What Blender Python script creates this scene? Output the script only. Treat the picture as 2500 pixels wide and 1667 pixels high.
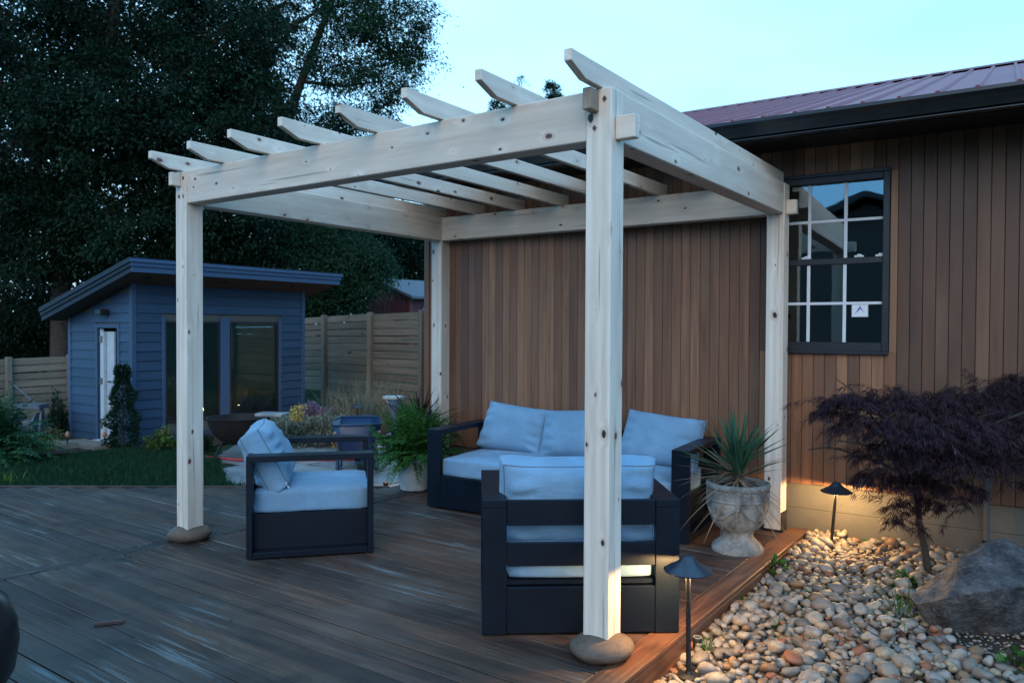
import bpy, bmesh, math, random
import numpy as np
from mathutils import Vector, Matrix, noise as mnoise

for o in list(bpy.data.objects):
    bpy.data.objects.remove(o)
SC = bpy.context.scene
COL = SC.collection
rng = np.random.default_rng(7)
random.seed(7)
R = math.radians

# ------------------------------------------------------------------ camera
CAM_POS = Vector((1.7623, -3.3414, 1.6434))
CAM_R = Vector((0.818646, 0.574281, 0.004513))
CAM_U = Vector((-0.014002, 0.012102, 0.999829))
CAM_F = Vector((-0.574128, 0.818569, -0.017948))
cam = bpy.data.cameras.new('camera')
cam_o = bpy.data.objects.new('camera', cam)
COL.objects.link(cam_o)
m = Matrix.Identity(4)
for i in range(3):
    m[i][0], m[i][1], m[i][2], m[i][3] = CAM_R[i], CAM_U[i], -CAM_F[i], CAM_POS[i]
cam_o.matrix_world = m
cam.sensor_width = 36.0
cam.lens = 27.023
cam.clip_end = 500
cam.dof.use_dof = True
cam.dof.focus_distance = 4.6
cam.dof.aperture_fstop = 3.2
SC.camera = cam_o
FPX = 1876.6


def at(u, v, d):
    """world point seen at photo pixel (u, v) at depth d"""
    return CAM_POS + (CAM_F + CAM_R * ((u - 1250) / FPX) + CAM_U * ((833.5 - v) / FPX)) * d


def proj(p):
    d = Vector(p) - CAM_POS
    z = d.dot(CAM_F)
    return 1250 + FPX * d.dot(CAM_R) / z, 833.5 - FPX * d.dot(CAM_U) / z, z


# ------------------------------------------------------------------ world: overcast dusk sky
W = bpy.data.worlds.new('World')
SC.world = W
W.use_nodes = True
n = W.node_tree.nodes
l = W.node_tree.links
n.clear()
out = n.new('ShaderNodeOutputWorld')
sky = n.new('ShaderNodeTexSky')
sky.sky_type = 'NISHITA'
sky.sun_disc = False
sky.sun_elevation = R(14)
sky.sun_rotation = R(-60)
bg1 = n.new('ShaderNodeBackground'); bg1.inputs['Strength'].default_value = 0.008
l.new(sky.outputs[0], bg1.inputs[0])
tc = n.new('ShaderNodeTexCoord')
nz = n.new('ShaderNodeTexNoise'); nz.inputs['Scale'].default_value = 1.3; nz.inputs['Detail'].default_value = 4
mp = n.new('ShaderNodeMapping'); mp.inputs['Scale'].default_value = (1, 1, 3.0)
l.new(tc.outputs['Generated'], mp.inputs[0]); l.new(mp.outputs[0], nz.inputs['Vector'])
dp = n.new('ShaderNodeVectorMath'); dp.operation = 'DOT_PRODUCT'
dp.inputs[1].default_value = (-0.72, 0.62, 0.0)
l.new(tc.outputs['Generated'], dp.inputs[0])
mr = n.new('ShaderNodeMapRange')
mr.inputs['From Min'].default_value = 0.2; mr.inputs['From Max'].default_value = 1.05
l.new(dp.outputs['Value'], mr.inputs[0])
ad = n.new('ShaderNodeMath'); ad.operation = 'MULTIPLY_ADD'; ad.inputs[1].default_value = 2.2
sb = n.new('ShaderNodeMath'); sb.operation = 'SUBTRACT'; sb.inputs[1].default_value = 0.5
l.new(nz.outputs['Fac'], sb.inputs[0]); l.new(sb.outputs[0], ad.inputs[0]); l.new(mr.outputs[0], ad.inputs[2])
rp = n.new('ShaderNodeValToRGB')
rp.color_ramp.elements[0].position = 0.0; rp.color_ramp.elements[0].color = (0.34, 1.04, 1.95, 1)
rp.color_ramp.elements[1].position = 1.0; rp.color_ramp.elements[1].color = (0.72, 1.50, 2.15, 1)
l.new(ad.outputs[0], rp.inputs[0])
bg2 = n.new('ShaderNodeBackground'); bg2.inputs['Strength'].default_value = 1.0
l.new(rp.outputs[0], bg2.inputs[0])
addw = n.new('ShaderNodeAddShader')
l.new(bg1.outputs[0], addw.inputs[0]); l.new(bg2.outputs[0], addw.inputs[1])
l.new(addw.outputs[0], out.inputs['Surface'])

sun = bpy.data.lights.new('sun', 'SUN')
sun.energy = 1.5
sun.angle = R(50)
sun.color = (1.0, 0.82, 0.62)
sun_o = bpy.data.objects.new('sun', sun)
COL.objects.link(sun_o)
sun_o.rotation_euler = (R(64), 0, R(26))

vs = SC.view_settings
vs.view_transform = 'Standard'; vs.look = 'None'; vs.exposure = 0.0; vs.gamma = 1.0
SC.cycles.use_denoising = True
SC.cycles.max_bounces = 5
SC.cycles.diffuse_bounces = 3
SC.cycles.glossy_bounces = 2
SC.cycles.transparent_max_bounces = 8


# ------------------------------------------------------------------ node material helpers
class NT:
    def __init__(s, name):
        s.m = bpy.data.materials.new(name)
        s.m.use_nodes = True
        s.t = s.m.node_tree
        s.p = s.t.nodes['Principled BSDF']
        s.o = s.t.nodes['Material Output']

    def n(s, typ, **kw):
        x = s.t.nodes.new('ShaderNode' + typ)
        for k, v in kw.items():
            if k.startswith('_'):
                setattr(x, k[1:], v)
            else:
                x.inputs[k.replace('__', ' ')].default_value = v
        return x

    def l(s, a, b):
        s.t.links.new(a, b)

    def math(s, op, a, b=None, c=None, clamp=False):
        x = s.t.nodes.new('ShaderNodeMath'); x.operation = op; x.use_clamp = clamp
        for i, v in enumerate((a, b, c)):
            if v is None: continue
            if isinstance(v, (int, float)): x.inputs[i].default_value = v
            else: s.l(v, x.inputs[i])
        return x.outputs[0]

    def mix(s, f, a, b, bt='MIX'):
        x = s.t.nodes.new('ShaderNodeMix'); x.data_type = 'RGBA'; x.blend_type = bt
        for i, v in ((0, f), (6, a), (7, b)):
            if isinstance(v, (int, float)): x.inputs[i].default_value = v
            elif isinstance(v, (tuple, list)): x.inputs[i].default_value = (*v, 1) if len(v) == 3 else v
            else: s.l(v, x.inputs[i])
        return x.outputs[2]

    def ramp(s, f, stops):
        x = s.t.nodes.new('ShaderNodeValToRGB')
        e = x.color_ramp.elements
        while len(e) > 1: e.remove(e[-1])
        for i, (p, c) in enumerate(stops):
            if i: e.new(p)
            e[i].position = p
            e[i].color = (c, c, c, 1) if isinstance(c, (int, float)) else (*c, 1)
        s.l(f, x.inputs[0])
        return x.outputs[0]

    def noise(s, vec, scale, detail=3, dist=0.0, rough=0.5):
        x = s.n('TexNoise', Scale=scale, Detail=detail, Distortion=dist, Roughness=rough)
        if vec is not None: s.l(vec, x.inputs['Vector'])
        return x.outputs['Fac']

    def coords(s, kind='Object', scale=(1, 1, 1), rnd=0.0):
        if kind == 'World':
            v = s.n('NewGeometry').outputs['Position']
        else:
            v = s.n('TexCoord').outputs[kind]
        if rnd:
            oi = s.n('ObjectInfo').outputs['Random']
            mu = s.n('VectorMath', _operation='SCALE'); mu.inputs[0].default_value = (31.0, 57.0, 83.0)
            s.l(s.math('MULTIPLY', oi, rnd), mu.inputs['Scale'])
            a = s.n('VectorMath', _operation='ADD')
            s.l(v, a.inputs[0]); s.l(mu.outputs[0], a.inputs[1]); v = a.outputs[0]
        mpn = s.n('Mapping', Scale=scale)
        s.l(v, mpn.inputs[0])
        return mpn.outputs[0]

    def bump(s, h, strength=0.2, dist=0.01):
        b = s.n('Bump', Strength=strength, Distance=dist)
        s.l(h, b.inputs['Height']); s.l(b.outputs[0], s.p.inputs['Normal'])

    def set(s, col=None, rough=None, metal=None, spec=None):
        for k, v in (('Base Color', col), ('Roughness', rough), ('Metallic', metal), ('Specular IOR Level', spec)):
            if v is None: continue
            if isinstance(v, (int, float)): s.p.inputs[k].default_value = v
            elif isinstance(v, (tuple, list)): s.p.inputs[k].default_value = (*v, 1)
            else: s.l(v, s.p.inputs[k])
        return s


def cedar(name, dark, light, knots=True, rough=0.55, tint=0.16, ring=7.0, kscale=(3.9, 6.5)):
    """planed softwood; grain along local X, knots in voronoi cells"""
    t = NT(name)
    v = t.coords('Object', (0.55, 9, 9), 1.0)
    ov = t.coords('Object', (1, 1, 1), 0.7)
    sx_ = t.n('SeparateXYZ'); t.l(ov, sx_.inputs[0])
    nn_ = t.n('SeparateXYZ'); t.l(t.n('TexCoord').outputs['Normal'], nn_.inputs[0])
    isz = t.math('GREATER_THAN', t.math('ABSOLUTE', nn_.outputs[2]), 0.5)
    oz = t.math('MULTIPLY_ADD', isz, 13.7, 0.0)
    va = t.math('ADD', t.math('ADD', t.math('MULTIPLY', sx_.outputs[1], isz), t.math('MULTIPLY', sx_.outputs[2], t.math('SUBTRACT', 1.0, isz))), oz)
    kc = t.n('CombineXYZ'); t.l(t.math('MULTIPLY', sx_.outputs[0], kscale[0]), kc.inputs[0]); t.l(t.math('MULTIPLY', va, kscale[1]), kc.inputs[1])
    wob = t.n('TexNoise', Scale=3.0, Detail=2); t.l(kc.outputs[0], wob.inputs['Vector'])
    wm = t.n('VectorMath', _operation='MULTIPLY_ADD'); wm.inputs[1].default_value = (0.10, 0.10, 0.0)
    vo = t.n('TexVoronoi', _feature='F1', _voronoi_dimensions='2D', Scale=1.0, Randomness=1.0)
    t.l(wob.outputs['Color'], wm.inputs[0]); t.l(kc.outputs[0], wm.inputs[2]); t.l(wm.outputs[0], vo.inputs['Vector'])
    d = vo.outputs['Distance']
    sel = t.n('SeparateColor'); t.l(vo.outputs['Color'], sel.inputs[0])
    # grain bows round the knots
    wv = t.n('VectorMath', _operation='ADD')
    kk = t.math('MULTIPLY', t.math('MULTIPLY', t.ramp(d, [(0.0, 1.0), (0.32, 0.0)]), sel.outputs[0]), 0.4)
    cx = t.n('CombineXYZ'); t.l(kk, cx.inputs[1]); t.l(kk, cx.inputs[2])
    t.l(v, wv.inputs[0]); t.l(cx.outputs[0], wv.inputs[1])
    g1 = t.noise(wv.outputs[0], 1.7, 5, 0.35, 0.6)
    wave = t.n('TexWave', _wave_type='BANDS', _bands_direction='Y', Scale=ring * 0.09, Distortion=4.0, Detail=3.0)
    wave.inputs['Detail Scale'].default_value = 0.9
    t.l(wv.outputs[0], wave.inputs['Vector'])
    g = t.math('ADD', t.math('MULTIPLY', g1, 0.86), t.math('MULTIPLY', wave.outputs['Fac'], 0.14))
    c = t.ramp(g, [(0.30, dark), (0.50, tuple((a + b) / 2 for a, b in zip(dark, light))), (0.66, light)])
    fine = t.noise(t.coords('Object', (2, 60, 60), 1.0), 3.0, 2)
    c = t.mix(t.math('MULTIPLY', fine, 0.16), c, tuple(0.55 * a for a in dark))
    stain = t.noise(t.coords('Object', (1.2, 3, 3), 1.0), 1.2, 4)
    c = t.mix(t.ramp(stain, [(0.50, 0.0), (0.72, 0.40)]), c, tuple(a * b for a, b in zip(dark, (0.86, 0.88, 0.94))))
    ck = t.noise(t.coords('Object', (0.9, 38, 38), 1.0), 1.0, 2, 0.3)
    c = t.mix(t.ramp(ck, [(0.665, 0.0), (0.70, 0.55)]), c, tuple(a * 0.30 for a in dark))
    if knots:
        big = t.math('MULTIPLY_ADD', t.math('POWER', sel.outputs[0], 2.6), 0.115, 0.004)
        core = t.math('DIVIDE', t.math('SUBTRACT', big, d), t.math('MULTIPLY', big, 0.35), clamp=True)
        halo = t.math('MULTIPLY', t.math('LESS_THAN', d, t.math('MULTIPLY', big, 1.6)), 0.28)
        c = t.mix(halo, c, tuple(a * b for a, b in zip(dark, (0.62, 0.46, 0.38))))
        cc = t.mix(t.math('GREATER_THAN', sel.outputs[1], 0.5), (0.035, 0.020, 0.018), (0.13, 0.050, 0.040))
        c = t.mix(core, c, cc)
    oi = t.n('ObjectInfo').outputs['Random']
    hs = t.n('HueSaturation'); t.l(c, hs.inputs['Color'])
    t.l(t.math('MULTIPLY_ADD', oi, 2 * tint, 1 - tint), hs.inputs['Value'])
    t.set(hs.outputs[0], t.math('MULTIPLY_ADD', g, 0.2, rough - 0.1), spec=0.3)
    t.bump(t.math('ADD', g, t.math('MULTIPLY', fine, 0.5)), 0.12, 0.004)
    return t.m


def plain(name, col, rough=0.5, metal=0.0, var=0.12, scale=6.0, bump=0.0, bscale=60, spec=0.5):
    t = NT(name)
    v = t.coords('Object', (1, 1, 1), 1.0)
    nz = t.noise(v, scale, 5, 0.2, 0.6)
    c = t.mix(t.ramp(nz, [(0.3, 0.0), (0.7, 1.0)]), tuple(a * (1 - var) for a in col), tuple(min(1, a * (1 + var)) for a in col))
    t.set(c, t.math('MULTIPLY_ADD', nz, 0.2, rough - 0.1), metal, spec)
    if bump:
        t.bump(t.noise(v, bscale, 4), bump, 0.006)
    return t.m


def leafmat(name, a, b, c, trans=0.25, rough=0.6, scale=0.9, isl=0.5, spec=0.08):
    """foliage: three greens mixed by world noise and by single leaf"""
    t = NT(name)
    v = t.coords('World')
    f = t.noise(v, scale, 3)
    ri = t.n('NewGeometry').outputs['Random Per Island']
    f = t.math('ADD', t.math('MULTIPLY', f, 1 - isl), t.math('MULTIPLY', ri, isl))
    col = t.ramp(f, [(0.22, a), (0.5, b), (0.80, c)])
    t.set(col, rough, spec=spec)
    tr = t.n('BsdfTranslucent'); t.l(col, tr.inputs[0])
    mx = t.n('MixShader', Fac=trans)
    t.l(t.p.outputs[0], mx.inputs[1]); t.l(tr.outputs[0], mx.inputs[2]); t.l(mx.outputs[0], t.o.inputs[0])
    return t.m


M = {}
M['cedar'] = cedar('pale_cedar', (0.60, 0.475, 0.37), (0.79, 0.67, 0.55), tint=0.07)
M['cedar_end'] = cedar('cedar_end_grain', (0.24, 0.165, 0.11), (0.40, 0.29, 0.20), knots=False)


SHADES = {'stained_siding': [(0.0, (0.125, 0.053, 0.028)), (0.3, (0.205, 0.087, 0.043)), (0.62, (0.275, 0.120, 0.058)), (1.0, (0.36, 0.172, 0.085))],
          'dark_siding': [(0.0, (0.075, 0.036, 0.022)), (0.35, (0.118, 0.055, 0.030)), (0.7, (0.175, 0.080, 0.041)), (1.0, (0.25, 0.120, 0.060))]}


def siding_mat(name):
    t = NT(name)
    oi = t.n('ObjectInfo').outputs['Random']
    v = t.coords('Object', (0.5, 10, 10), 1.0)
    g = t.noise(v, 1.6, 5, 1.3, 0.6)
    base = t.ramp(oi, SHADES[name])
    c = t.mix(t.ramp(g, [(0.3, 0.65), (0.65, 0.0)]), base, (0.075, 0.036, 0.022))
    big = t.noise(t.coords('Object', (0.8, 2, 2), 1.0), 1.1, 3)
    c = t.mix(t.ramp(big, [(0.45, 0.0), (0.7, 0.5)]), c, (0.20, 0.115, 0.068))
    fine = t.noise(t.coords('Object', (1.5, 90, 90), 1.0), 2.0, 2)
    t.set(c, t.math('MULTIPLY_ADD', g, 0.25, 0.36), spec=0.4)
    t.bump(t.math('ADD', g, fine), 0.12, 0.003)
    return t.m


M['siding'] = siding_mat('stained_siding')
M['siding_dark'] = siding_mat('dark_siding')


def deck_mat(name, red=0.0):
    t = NT(name)
    oi = t.n('ObjectInfo').outputs['Random']
    v = t.coords('Object', (0.45, 9, 9), 1.0)
    g = t.noise(v, 1.7, 6, 1.6, 0.62)
    w = t.coords('World')
    big = t.noise(w, 0.9, 4, 0.4)
    base = t.ramp(oi, [(0.0, (0.032, 0.018, 0.013)), (0.5, (0.052, 0.029, 0.020)), (1.0, (0.080, 0.043, 0.027))])
    if red:
        base = t.mix(red, base, (0.15, 0.058, 0.028))
    c = t.mix(t.ramp(g, [(0.33, 0.75), (0.6, 0.0)]), base, (0.010, 0.0085, 0.0085))
    c = t.mix(t.ramp(g, [(0.56, 0.0), (0.74, 0.6)]), c, (0.105, 0.076, 0.060) if not red else (0.30, 0.15, 0.085))
    # silvered, worn-out patches
    grey = t.noise(w, 1.6, 5, 0.5)
    c = t.mix(t.ramp(grey, [(0.47, 0.0), (0.70, 0.55)]), c, (0.070, 0.054, 0.045))
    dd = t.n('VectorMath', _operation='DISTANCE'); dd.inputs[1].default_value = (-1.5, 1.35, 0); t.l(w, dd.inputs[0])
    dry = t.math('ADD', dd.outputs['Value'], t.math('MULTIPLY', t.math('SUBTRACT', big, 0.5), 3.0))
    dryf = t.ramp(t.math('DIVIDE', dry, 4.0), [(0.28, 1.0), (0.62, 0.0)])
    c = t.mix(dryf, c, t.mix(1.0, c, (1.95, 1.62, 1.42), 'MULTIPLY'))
    # flaking pale stain, drawn out along the boards
    ws = t.coords('Object', (0.62, 13, 1), 1.0)
    fl = t.noise(ws, 1.5, 7, 0.5, 0.70)
    msk = t.noise(t.coords('World', (0.55, 1.9, 1)), 1.15, 3, 0.3)
    f = t.math('MULTIPLY', t.ramp(fl, [(0.53, 0.0), (0.66, 1.0)]), t.ramp(msk, [(0.50, 0.0), (0.66, 0.95 if not red else 0.3)]))
    c = t.mix(f, c, (0.20, 0.235, 0.235))
    # damp, mossy stains
    dmp = t.noise(w, 2.4, 3)
    c = t.mix(t.ramp(dmp, [(0.60, 0.0), (0.70, 0.6)]), c, (0.011, 0.010, 0.007))
    rough = t.ramp(big, [(0.35, 0.38), (0.6, 0.62)])
    rough = t.mix(f, rough, (0.7, 0.7, 0.7))
    t.set(c, rough, spec=0.30)
    t.bump(t.math('ADD', g, t.math('MULTIPLY', fl, 0.5)), 0.30, 0.006)
    return t.m


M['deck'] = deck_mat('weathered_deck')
M['deck_edge'] = deck_mat('deck_border', 0.55)


def fabric_mat(name, col):
    t = NT(name)
    v = t.coords('Object', (1, 1, 1), 1.0)
    weave = t.noise(t.coords('Object', (1, 1, 1)), 520, 2)
    slub = t.noise(t.coords('Object', (18, 160, 160)), 3.0, 3)
    blot = t.noise(v, 5, 4, 0.4)
    c = t.mix(t.ramp(slub, [(0.35, 0.0), (0.65, 0.35)]), col, tuple(a * 1.35 for a in col))
    c = t.mix(t.ramp(blot, [(0.35, 0.55), (0.65, 0.0)]), c, tuple(a * 0.70 for a in col))
    heat = t.noise(t.coords('Object', (26, 70, 70), 1.0), 1.0, 4, 0.3, 0.7)
    c = t.mix(t.ramp(heat, [(0.38, 0.25), (0.62, 0.0)]), c, tuple(a * 0.72 for a in col))
    t.set(c, 0.9, spec=0.15)
    t.p.inputs['Sheen Weight'].default_value = 0.12
    wr = t.noise(t.coords('Object', (5, 13, 9), 1.0), 1.6, 3, 1.2)
    h = t.math('ADD', t.math('MULTIPLY', weave, 0.08), t.math('MULTIPLY', wr, 1.0))
    t.bump(h, 0.22, 0.022)
    return t.m


M['fabric'] = fabric_mat('slate_fabric', (0.195, 0.325, 0.445))
M['seam'] = plain('seam_cord', (0.10, 0.12, 0.15), 0.9)
M['frame'] = plain('charcoal_aluminium', (0.0032, 0.0065, 0.0130), 0.40, 0.0, 0.10, 3, 0.05, 400, spec=0.24)
M['black'] = plain('black_metal', (0.012, 0.012, 0.013), 0.42, 0.0, 0.2, 20)
M['navy'] = plain('dark_lamp_enamel', (0.020, 0.026, 0.038), 0.33, 0.0, 0.25, 25, spec=0.6)
M['gutter'] = plain('black_gutter', (0.008, 0.009, 0.010), 0.32, 0.0, 0.1, 5, spec=0.5)
M['window_frame'] = plain('black_window_frame', (0.016, 0.018, 0.022), 0.38)
M['muntin'] = plain('white_muntin', (0.62, 0.64, 0.66), 0.45, var=0.03)
M['white'] = plain('white_paint', (0.72, 0.72, 0.72), 0.5, var=0.05)
M['dark_room'] = plain('unlit_room', (0.030, 0.027, 0.024), 0.9)
M['soil'] = plain('dark_soil', (0.045, 0.030, 0.022), 0.95, 0, 0.5, 22, 0.8, 40, spec=0.1)
M['mulch'] = plain('bark_mulch', (0.050, 0.028, 0.018), 0.95, 0, 0.6, 30, 1.0, 45, spec=0.1)


def glass_mat(name, tint, refl):
    t = NT(name)
    fr = t.n('Fresnel', IOR=1.52)
    f = t.math('MULTIPLY_ADD', fr.outputs[0], 1.6, refl, clamp=True)
    gl = t.n('BsdfGlossy', Roughness=0.015)
    gl.inputs['Color'].default_value = (0.92, 0.95, 0.96, 1)
    nz = t.noise(t.coords('Object', (1, 1, 1), 1.0), 1.3, 2)
    b = t.n('Bump', Strength=0.05, Distance=0.05); t.l(nz, b.inputs['Height']); t.l(b.outputs[0], gl.inputs['Normal'])
    tr = t.n('BsdfTransparent'); tr.inputs[0].default_value = (*tint, 1)
    mx = t.n('MixShader')
    t.l(f, mx.inputs[0]); t.l(tr.outputs[0], mx.inputs[1]); t.l(gl.outputs[0], mx.inputs[2]); t.l(mx.outputs[0], t.o.inputs[0])
    return t.m


M['glass'] = glass_mat('window_glass', (0.75, 0.8, 0.8), 0.10)
M['shed_glass'] = glass_mat('tinted_glass', (0.60, 0.70, 0.66), 0.08)


def lamp_mat(name, col, s):
    t = NT(name)
    e = t.n('Emission', Strength=s); e.inputs[0].default_value = (*col, 1)
    t.l(e.outputs[0], t.o.inputs[0])
    return t.m


M['bulb'] = lamp_mat('warm_bulb', (1.0, 0.62, 0.25), 30)


# ------------------------------------------------------------------ geometry helpers
class MB:
    def __init__(s):
        s.v, s.f = [], []

    def add(s, vs_, fs, mat=None):
        k = len(s.v)
        s.v += [tuple(mat @ Vector(p)) if mat is not None else tuple(p) for p in vs_]
        s.f += [tuple(i + k for i in q) for q in fs]
        return s

    def box(s, x0, x1, y0, y1, z0, z1, mat=None):
        p = [(x, y, z) for z in (z0, z1) for y in (y0, y1) for x in (x0, x1)]
        return s.add(p, [(0, 2, 3, 1), (4, 5, 7, 6), (0, 1, 5, 4), (1, 3, 7, 5), (3, 2, 6, 7), (2, 0, 4, 6)], mat)

    def cbox(s, x0, x1, y0, y1, z0, z1, c=0.004, mat=None):
        """box with chamfered edges"""
        X, Y, Z = (x0, x1), (y0, y1), (z0, z1)
        idx = {}; vs_ = []
        for i in (0, 1):
            for j in (0, 1):
                for k in (0, 1):
                    sx, sy, sz = (1, -1)[i], (1, -1)[j], (1, -1)[k]
                    for a, q in enumerate(((X[i], Y[j] + sy * c, Z[k] + sz * c), (X[i] + sx * c, Y[j], Z[k] + sz * c), (X[i] + sx * c, Y[j] + sy * c, Z[k]))):
                        idx[i, j, k, a] = len(vs_); vs_.append(q)
        I = idx; fs = []
        for i in (0, 1):
            q = [I[i, 0, 0, 0], I[i, 1, 0, 0], I[i, 1, 1, 0], I[i, 0, 1, 0]]; fs.append(q if i else q[::-1])
            q = [I[0, i, 0, 1], I[0, i, 1, 1], I[1, i, 1, 1], I[1, i, 0, 1]]; fs.append(q if i else q[::-1])
            q = [I[0, 0, i, 2], I[1, 0, i, 2], I[1, 1, i, 2], I[0, 1, i, 2]]; fs.append(q if i else q[::-1])
        for i in (0, 1):
            for j in (0, 1):
                q = [I[i, j, 0, 0], I[i, j, 1, 0], I[i, j, 1, 1], I[i, j, 0, 1]]; fs.append(q if (i + j) % 2 else q[::-1])
                q = [I[i, 0, j, 0], I[i, 1, j, 0], I[i, 1, j, 2], I[i, 0, j, 2]]; fs.append(q if (i + j) % 2 == 0 else q[::-1])
                q = [I[0, i, j, 1], I[1, i, j, 1], I[1, i, j, 2], I[0, i, j, 2]]; fs.append(q if (i + j) % 2 else q[::-1])
                for k in (0, 1):
                    q = [I[i, j, k, 0], I[i, j, k, 1], I[i, j, k, 2]]; fs.append(q if (i + j + k) % 2 else q[::-1])
        return s.add(vs_, fs, mat)

    def tube(s, path, radii, seg=8, cap=True):
        path = [Vector(p) for p in path]
        if isinstance(radii, (int, float)): radii = [radii] * len(path)
        rings = []; prev = None
        for i, p in enumerate(path):
            t = (path[min(i + 1, len(path) - 1)] - path[max(i - 1, 0)]).normalized()
            if prev is None:
                a = Vector((0, 0, 1)) if abs(t.z) < 0.9 else Vector((1, 0, 0))
                u = t.cross(a).normalized()
            else:
                u = (prev - t * prev.dot(t)).normalized()
            prev = u; w = t.cross(u)
            rings.append([p + (u * math.cos(2 * math.pi * k / seg) + w * math.sin(2 * math.pi * k / seg)) * radii[i] for k in range(seg)])
        vs_ = [q for r_ in rings for q in r_]; fs = []
        for i in range(len(path) - 1):
            for k in range(seg):
                a, b = i * seg + k, i * seg + (k + 1) % seg
                fs.append((a, b, b + seg, a + seg))
        if cap:
            fs.append(tuple(range(seg))[::-1]); fs.append(tuple((len(path) - 1) * seg + k for k in range(seg)))
        return s.add(vs_, fs)

    def lathe(s, prof, seg=28, c=(0, 0, 0), cap=True):
        vs_ = []; fs = []
        for r_, z in prof:
            for k in range(seg):
                a = 2 * math.pi * k / seg
                vs_.append((c[0] + r_ * math.cos(a), c[1] + r_ * math.sin(a), c[2] + z))
        for i in range(len(prof) - 1):
            for k in range(seg):
                a, b = i * seg + k, i * seg + (k + 1) % seg
                fs.append((a, b, b + seg, a + seg))
        if cap:
            fs.append(tuple(range(seg))[::-1]); fs.append(tuple((len(prof) - 1) * seg + k for k in range(seg)))
        return s.add(vs_, fs)

    def prism(s, poly, d0, d1, axis='x', mat=None):
        """extrude a 2-D polygon; axis x: poly is (y,z)"""
        k = len(poly)
        if axis == 'x': vs_ = [(d0, a, b) for a, b in poly] + [(d1, a, b) for a, b in poly]
        elif axis == 'y': vs_ = [(a, d0, b) for a, b in poly] + [(a, d1, b) for a, b in poly]
        else: vs_ = [(a, b, d0) for a, b in poly] + [(a, b, d1) for a, b in poly]
        fs = [tuple(range(k))[::-1], tuple(range(k, 2 * k))] + [(i, (i + 1) % k, k + (i + 1) % k, k + i) for i in range(k)]
        return s.add(vs_, fs, mat)

    def mesh(s, name, mat, smooth=None):
        me = bpy.data.meshes.new(name)
        me.from_pydata([tuple(p) for p in s.v], [], [tuple(q) for q in s.f])
        bm = bmesh.new(); bm.from_mesh(me); bmesh.ops.recalc_face_normals(bm, faces=bm.faces); bm.to_mesh(me); bm.free()
        if mat: me.materials.append(mat)
        if smooth is not None:
            me.shade_smooth()
            me.set_sharp_from_angle(angle=R(smooth))
        return me

    def build(s, name, mat, parent=None, smooth=None, mw=None):
        return link(name, s.mesh(name, mat, smooth), parent, mw)


BASE = {}


def wmat(o):
    return (wmat(o.parent) @ o.matrix_basis) if o.parent else o.matrix_basis.copy()


def link(name, data, parent=None, mw=None):
    """link an object; geometry/mw are in WORLD space, parent transforms are undone"""
    o = bpy.data.objects.new(name, data)
    COL.objects.link(o)
    mw = mw if mw is not None else Matrix.Identity(4)
    if parent is not None:
        o.parent = parent
        o.matrix_basis = wmat(parent).inverted() @ mw
    else:
        o.matrix_basis = mw
    return o


def tag(o, label=None, cat=None, group=None, kind=None):
    for k, v in (('label', label), ('category', cat), ('group', group), ('kind', kind)):
        if v: o[k] = v
    return o


def thing(name, loc, label, cat, group=None, rz=0.0):
    o = link(name, None, None, Matrix.Translation(loc) @ Matrix.Rotation(rz, 4, 'Z'))
    o.empty_display_size = 0.1
    return tag(o, label, cat, group)


def struct(o, label=None):
    o['kind'] = 'structure'
    if label: o['label'] = label
    return o


MESH_CACHE = {}


def plank(name, p0, p1, w, t, mat, parent, up=(0, 0, 1), c=0.004):
    """board with its length along local X from p0 to p1 (centre line); w across, t along 'up'"""
    p0, p1 = Vector(p0), Vector(p1)
    L = (p1 - p0).length
    key = (round(L, 3), round(w, 4), round(t, 4), mat.name, c)
    if key not in MESH_CACHE:
        MESH_CACHE[key] = MB().cbox(0, L, -w / 2, w / 2, -t / 2, t / 2, c).mesh(name, mat)
    x = (p1 - p0).normalized(); z = Vector(up); z = (z - x * x.dot(z)).normalized(); y = z.cross(x)
    mw = Matrix.Identity(4)
    for i in range(3):
        mw[i][0], mw[i][1], mw[i][2], mw[i][3] = x[i], y[i], z[i], p0[i]
    return link(name, MESH_CACHE[key], parent, mw)


def np_mesh(name, V, Fq, mat, smooth=False):
    """mesh from numpy arrays; Fq (n,3) or (n,4)"""
    V = np.asarray(V, np.float32); Fq = np.asarray(Fq, np.int32)
    me = bpy.data.meshes.new(name)
    me.vertices.add(len(V)); me.vertices.foreach_set('co', V.ravel())
    k = Fq.shape[1]
    me.loops.add(Fq.size); me.loops.foreach_set('vertex_index', Fq.ravel())
    me.polygons.add(len(Fq)); me.polygons.foreach_set('loop_start', np.arange(0, Fq.size, k, dtype=np.int32))
    try: me.polygons.foreach_set('loop_total', np.full(len(Fq), k, np.int32))
    except Exception: pass
    me.update(calc_edges=True)
    if smooth: me.shade_smooth()
    if mat: me.materials.append(mat)
    return me


def unit(a):
    return a / np.maximum(np.linalg.norm(a, axis=1, keepdims=True), 1e-9)


def leaf_geo(P, Dr, Nn, L, Wd, tip=0.55):
    """rhombic leaves at P pointing Dr, facing Nn"""
    P, Dr = np.asarray(P, float), unit(np.asarray(Dr, float))
    S = unit(np.cross(Dr, Nn)); L = np.broadcast_to(np.asarray(L, float), (len(P),))[:, None]; Wd = np.broadcast_to(np.asarray(Wd, float), (len(P),))[:, None]
    up = np.cross(S, Dr)
    a = P; b = P + Dr * L * tip * 0.8 + S * Wd / 2 - up * L * 0.04; c = P + Dr * L - up * L * 0.12; d = P + Dr * L * tip * 0.8 - S * Wd / 2 - up * L * 0.04
    V = np.stack([a, b, c, d], 1).reshape(-1, 3)
    return V, np.arange(len(V)).reshape(-1, 4)


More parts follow.
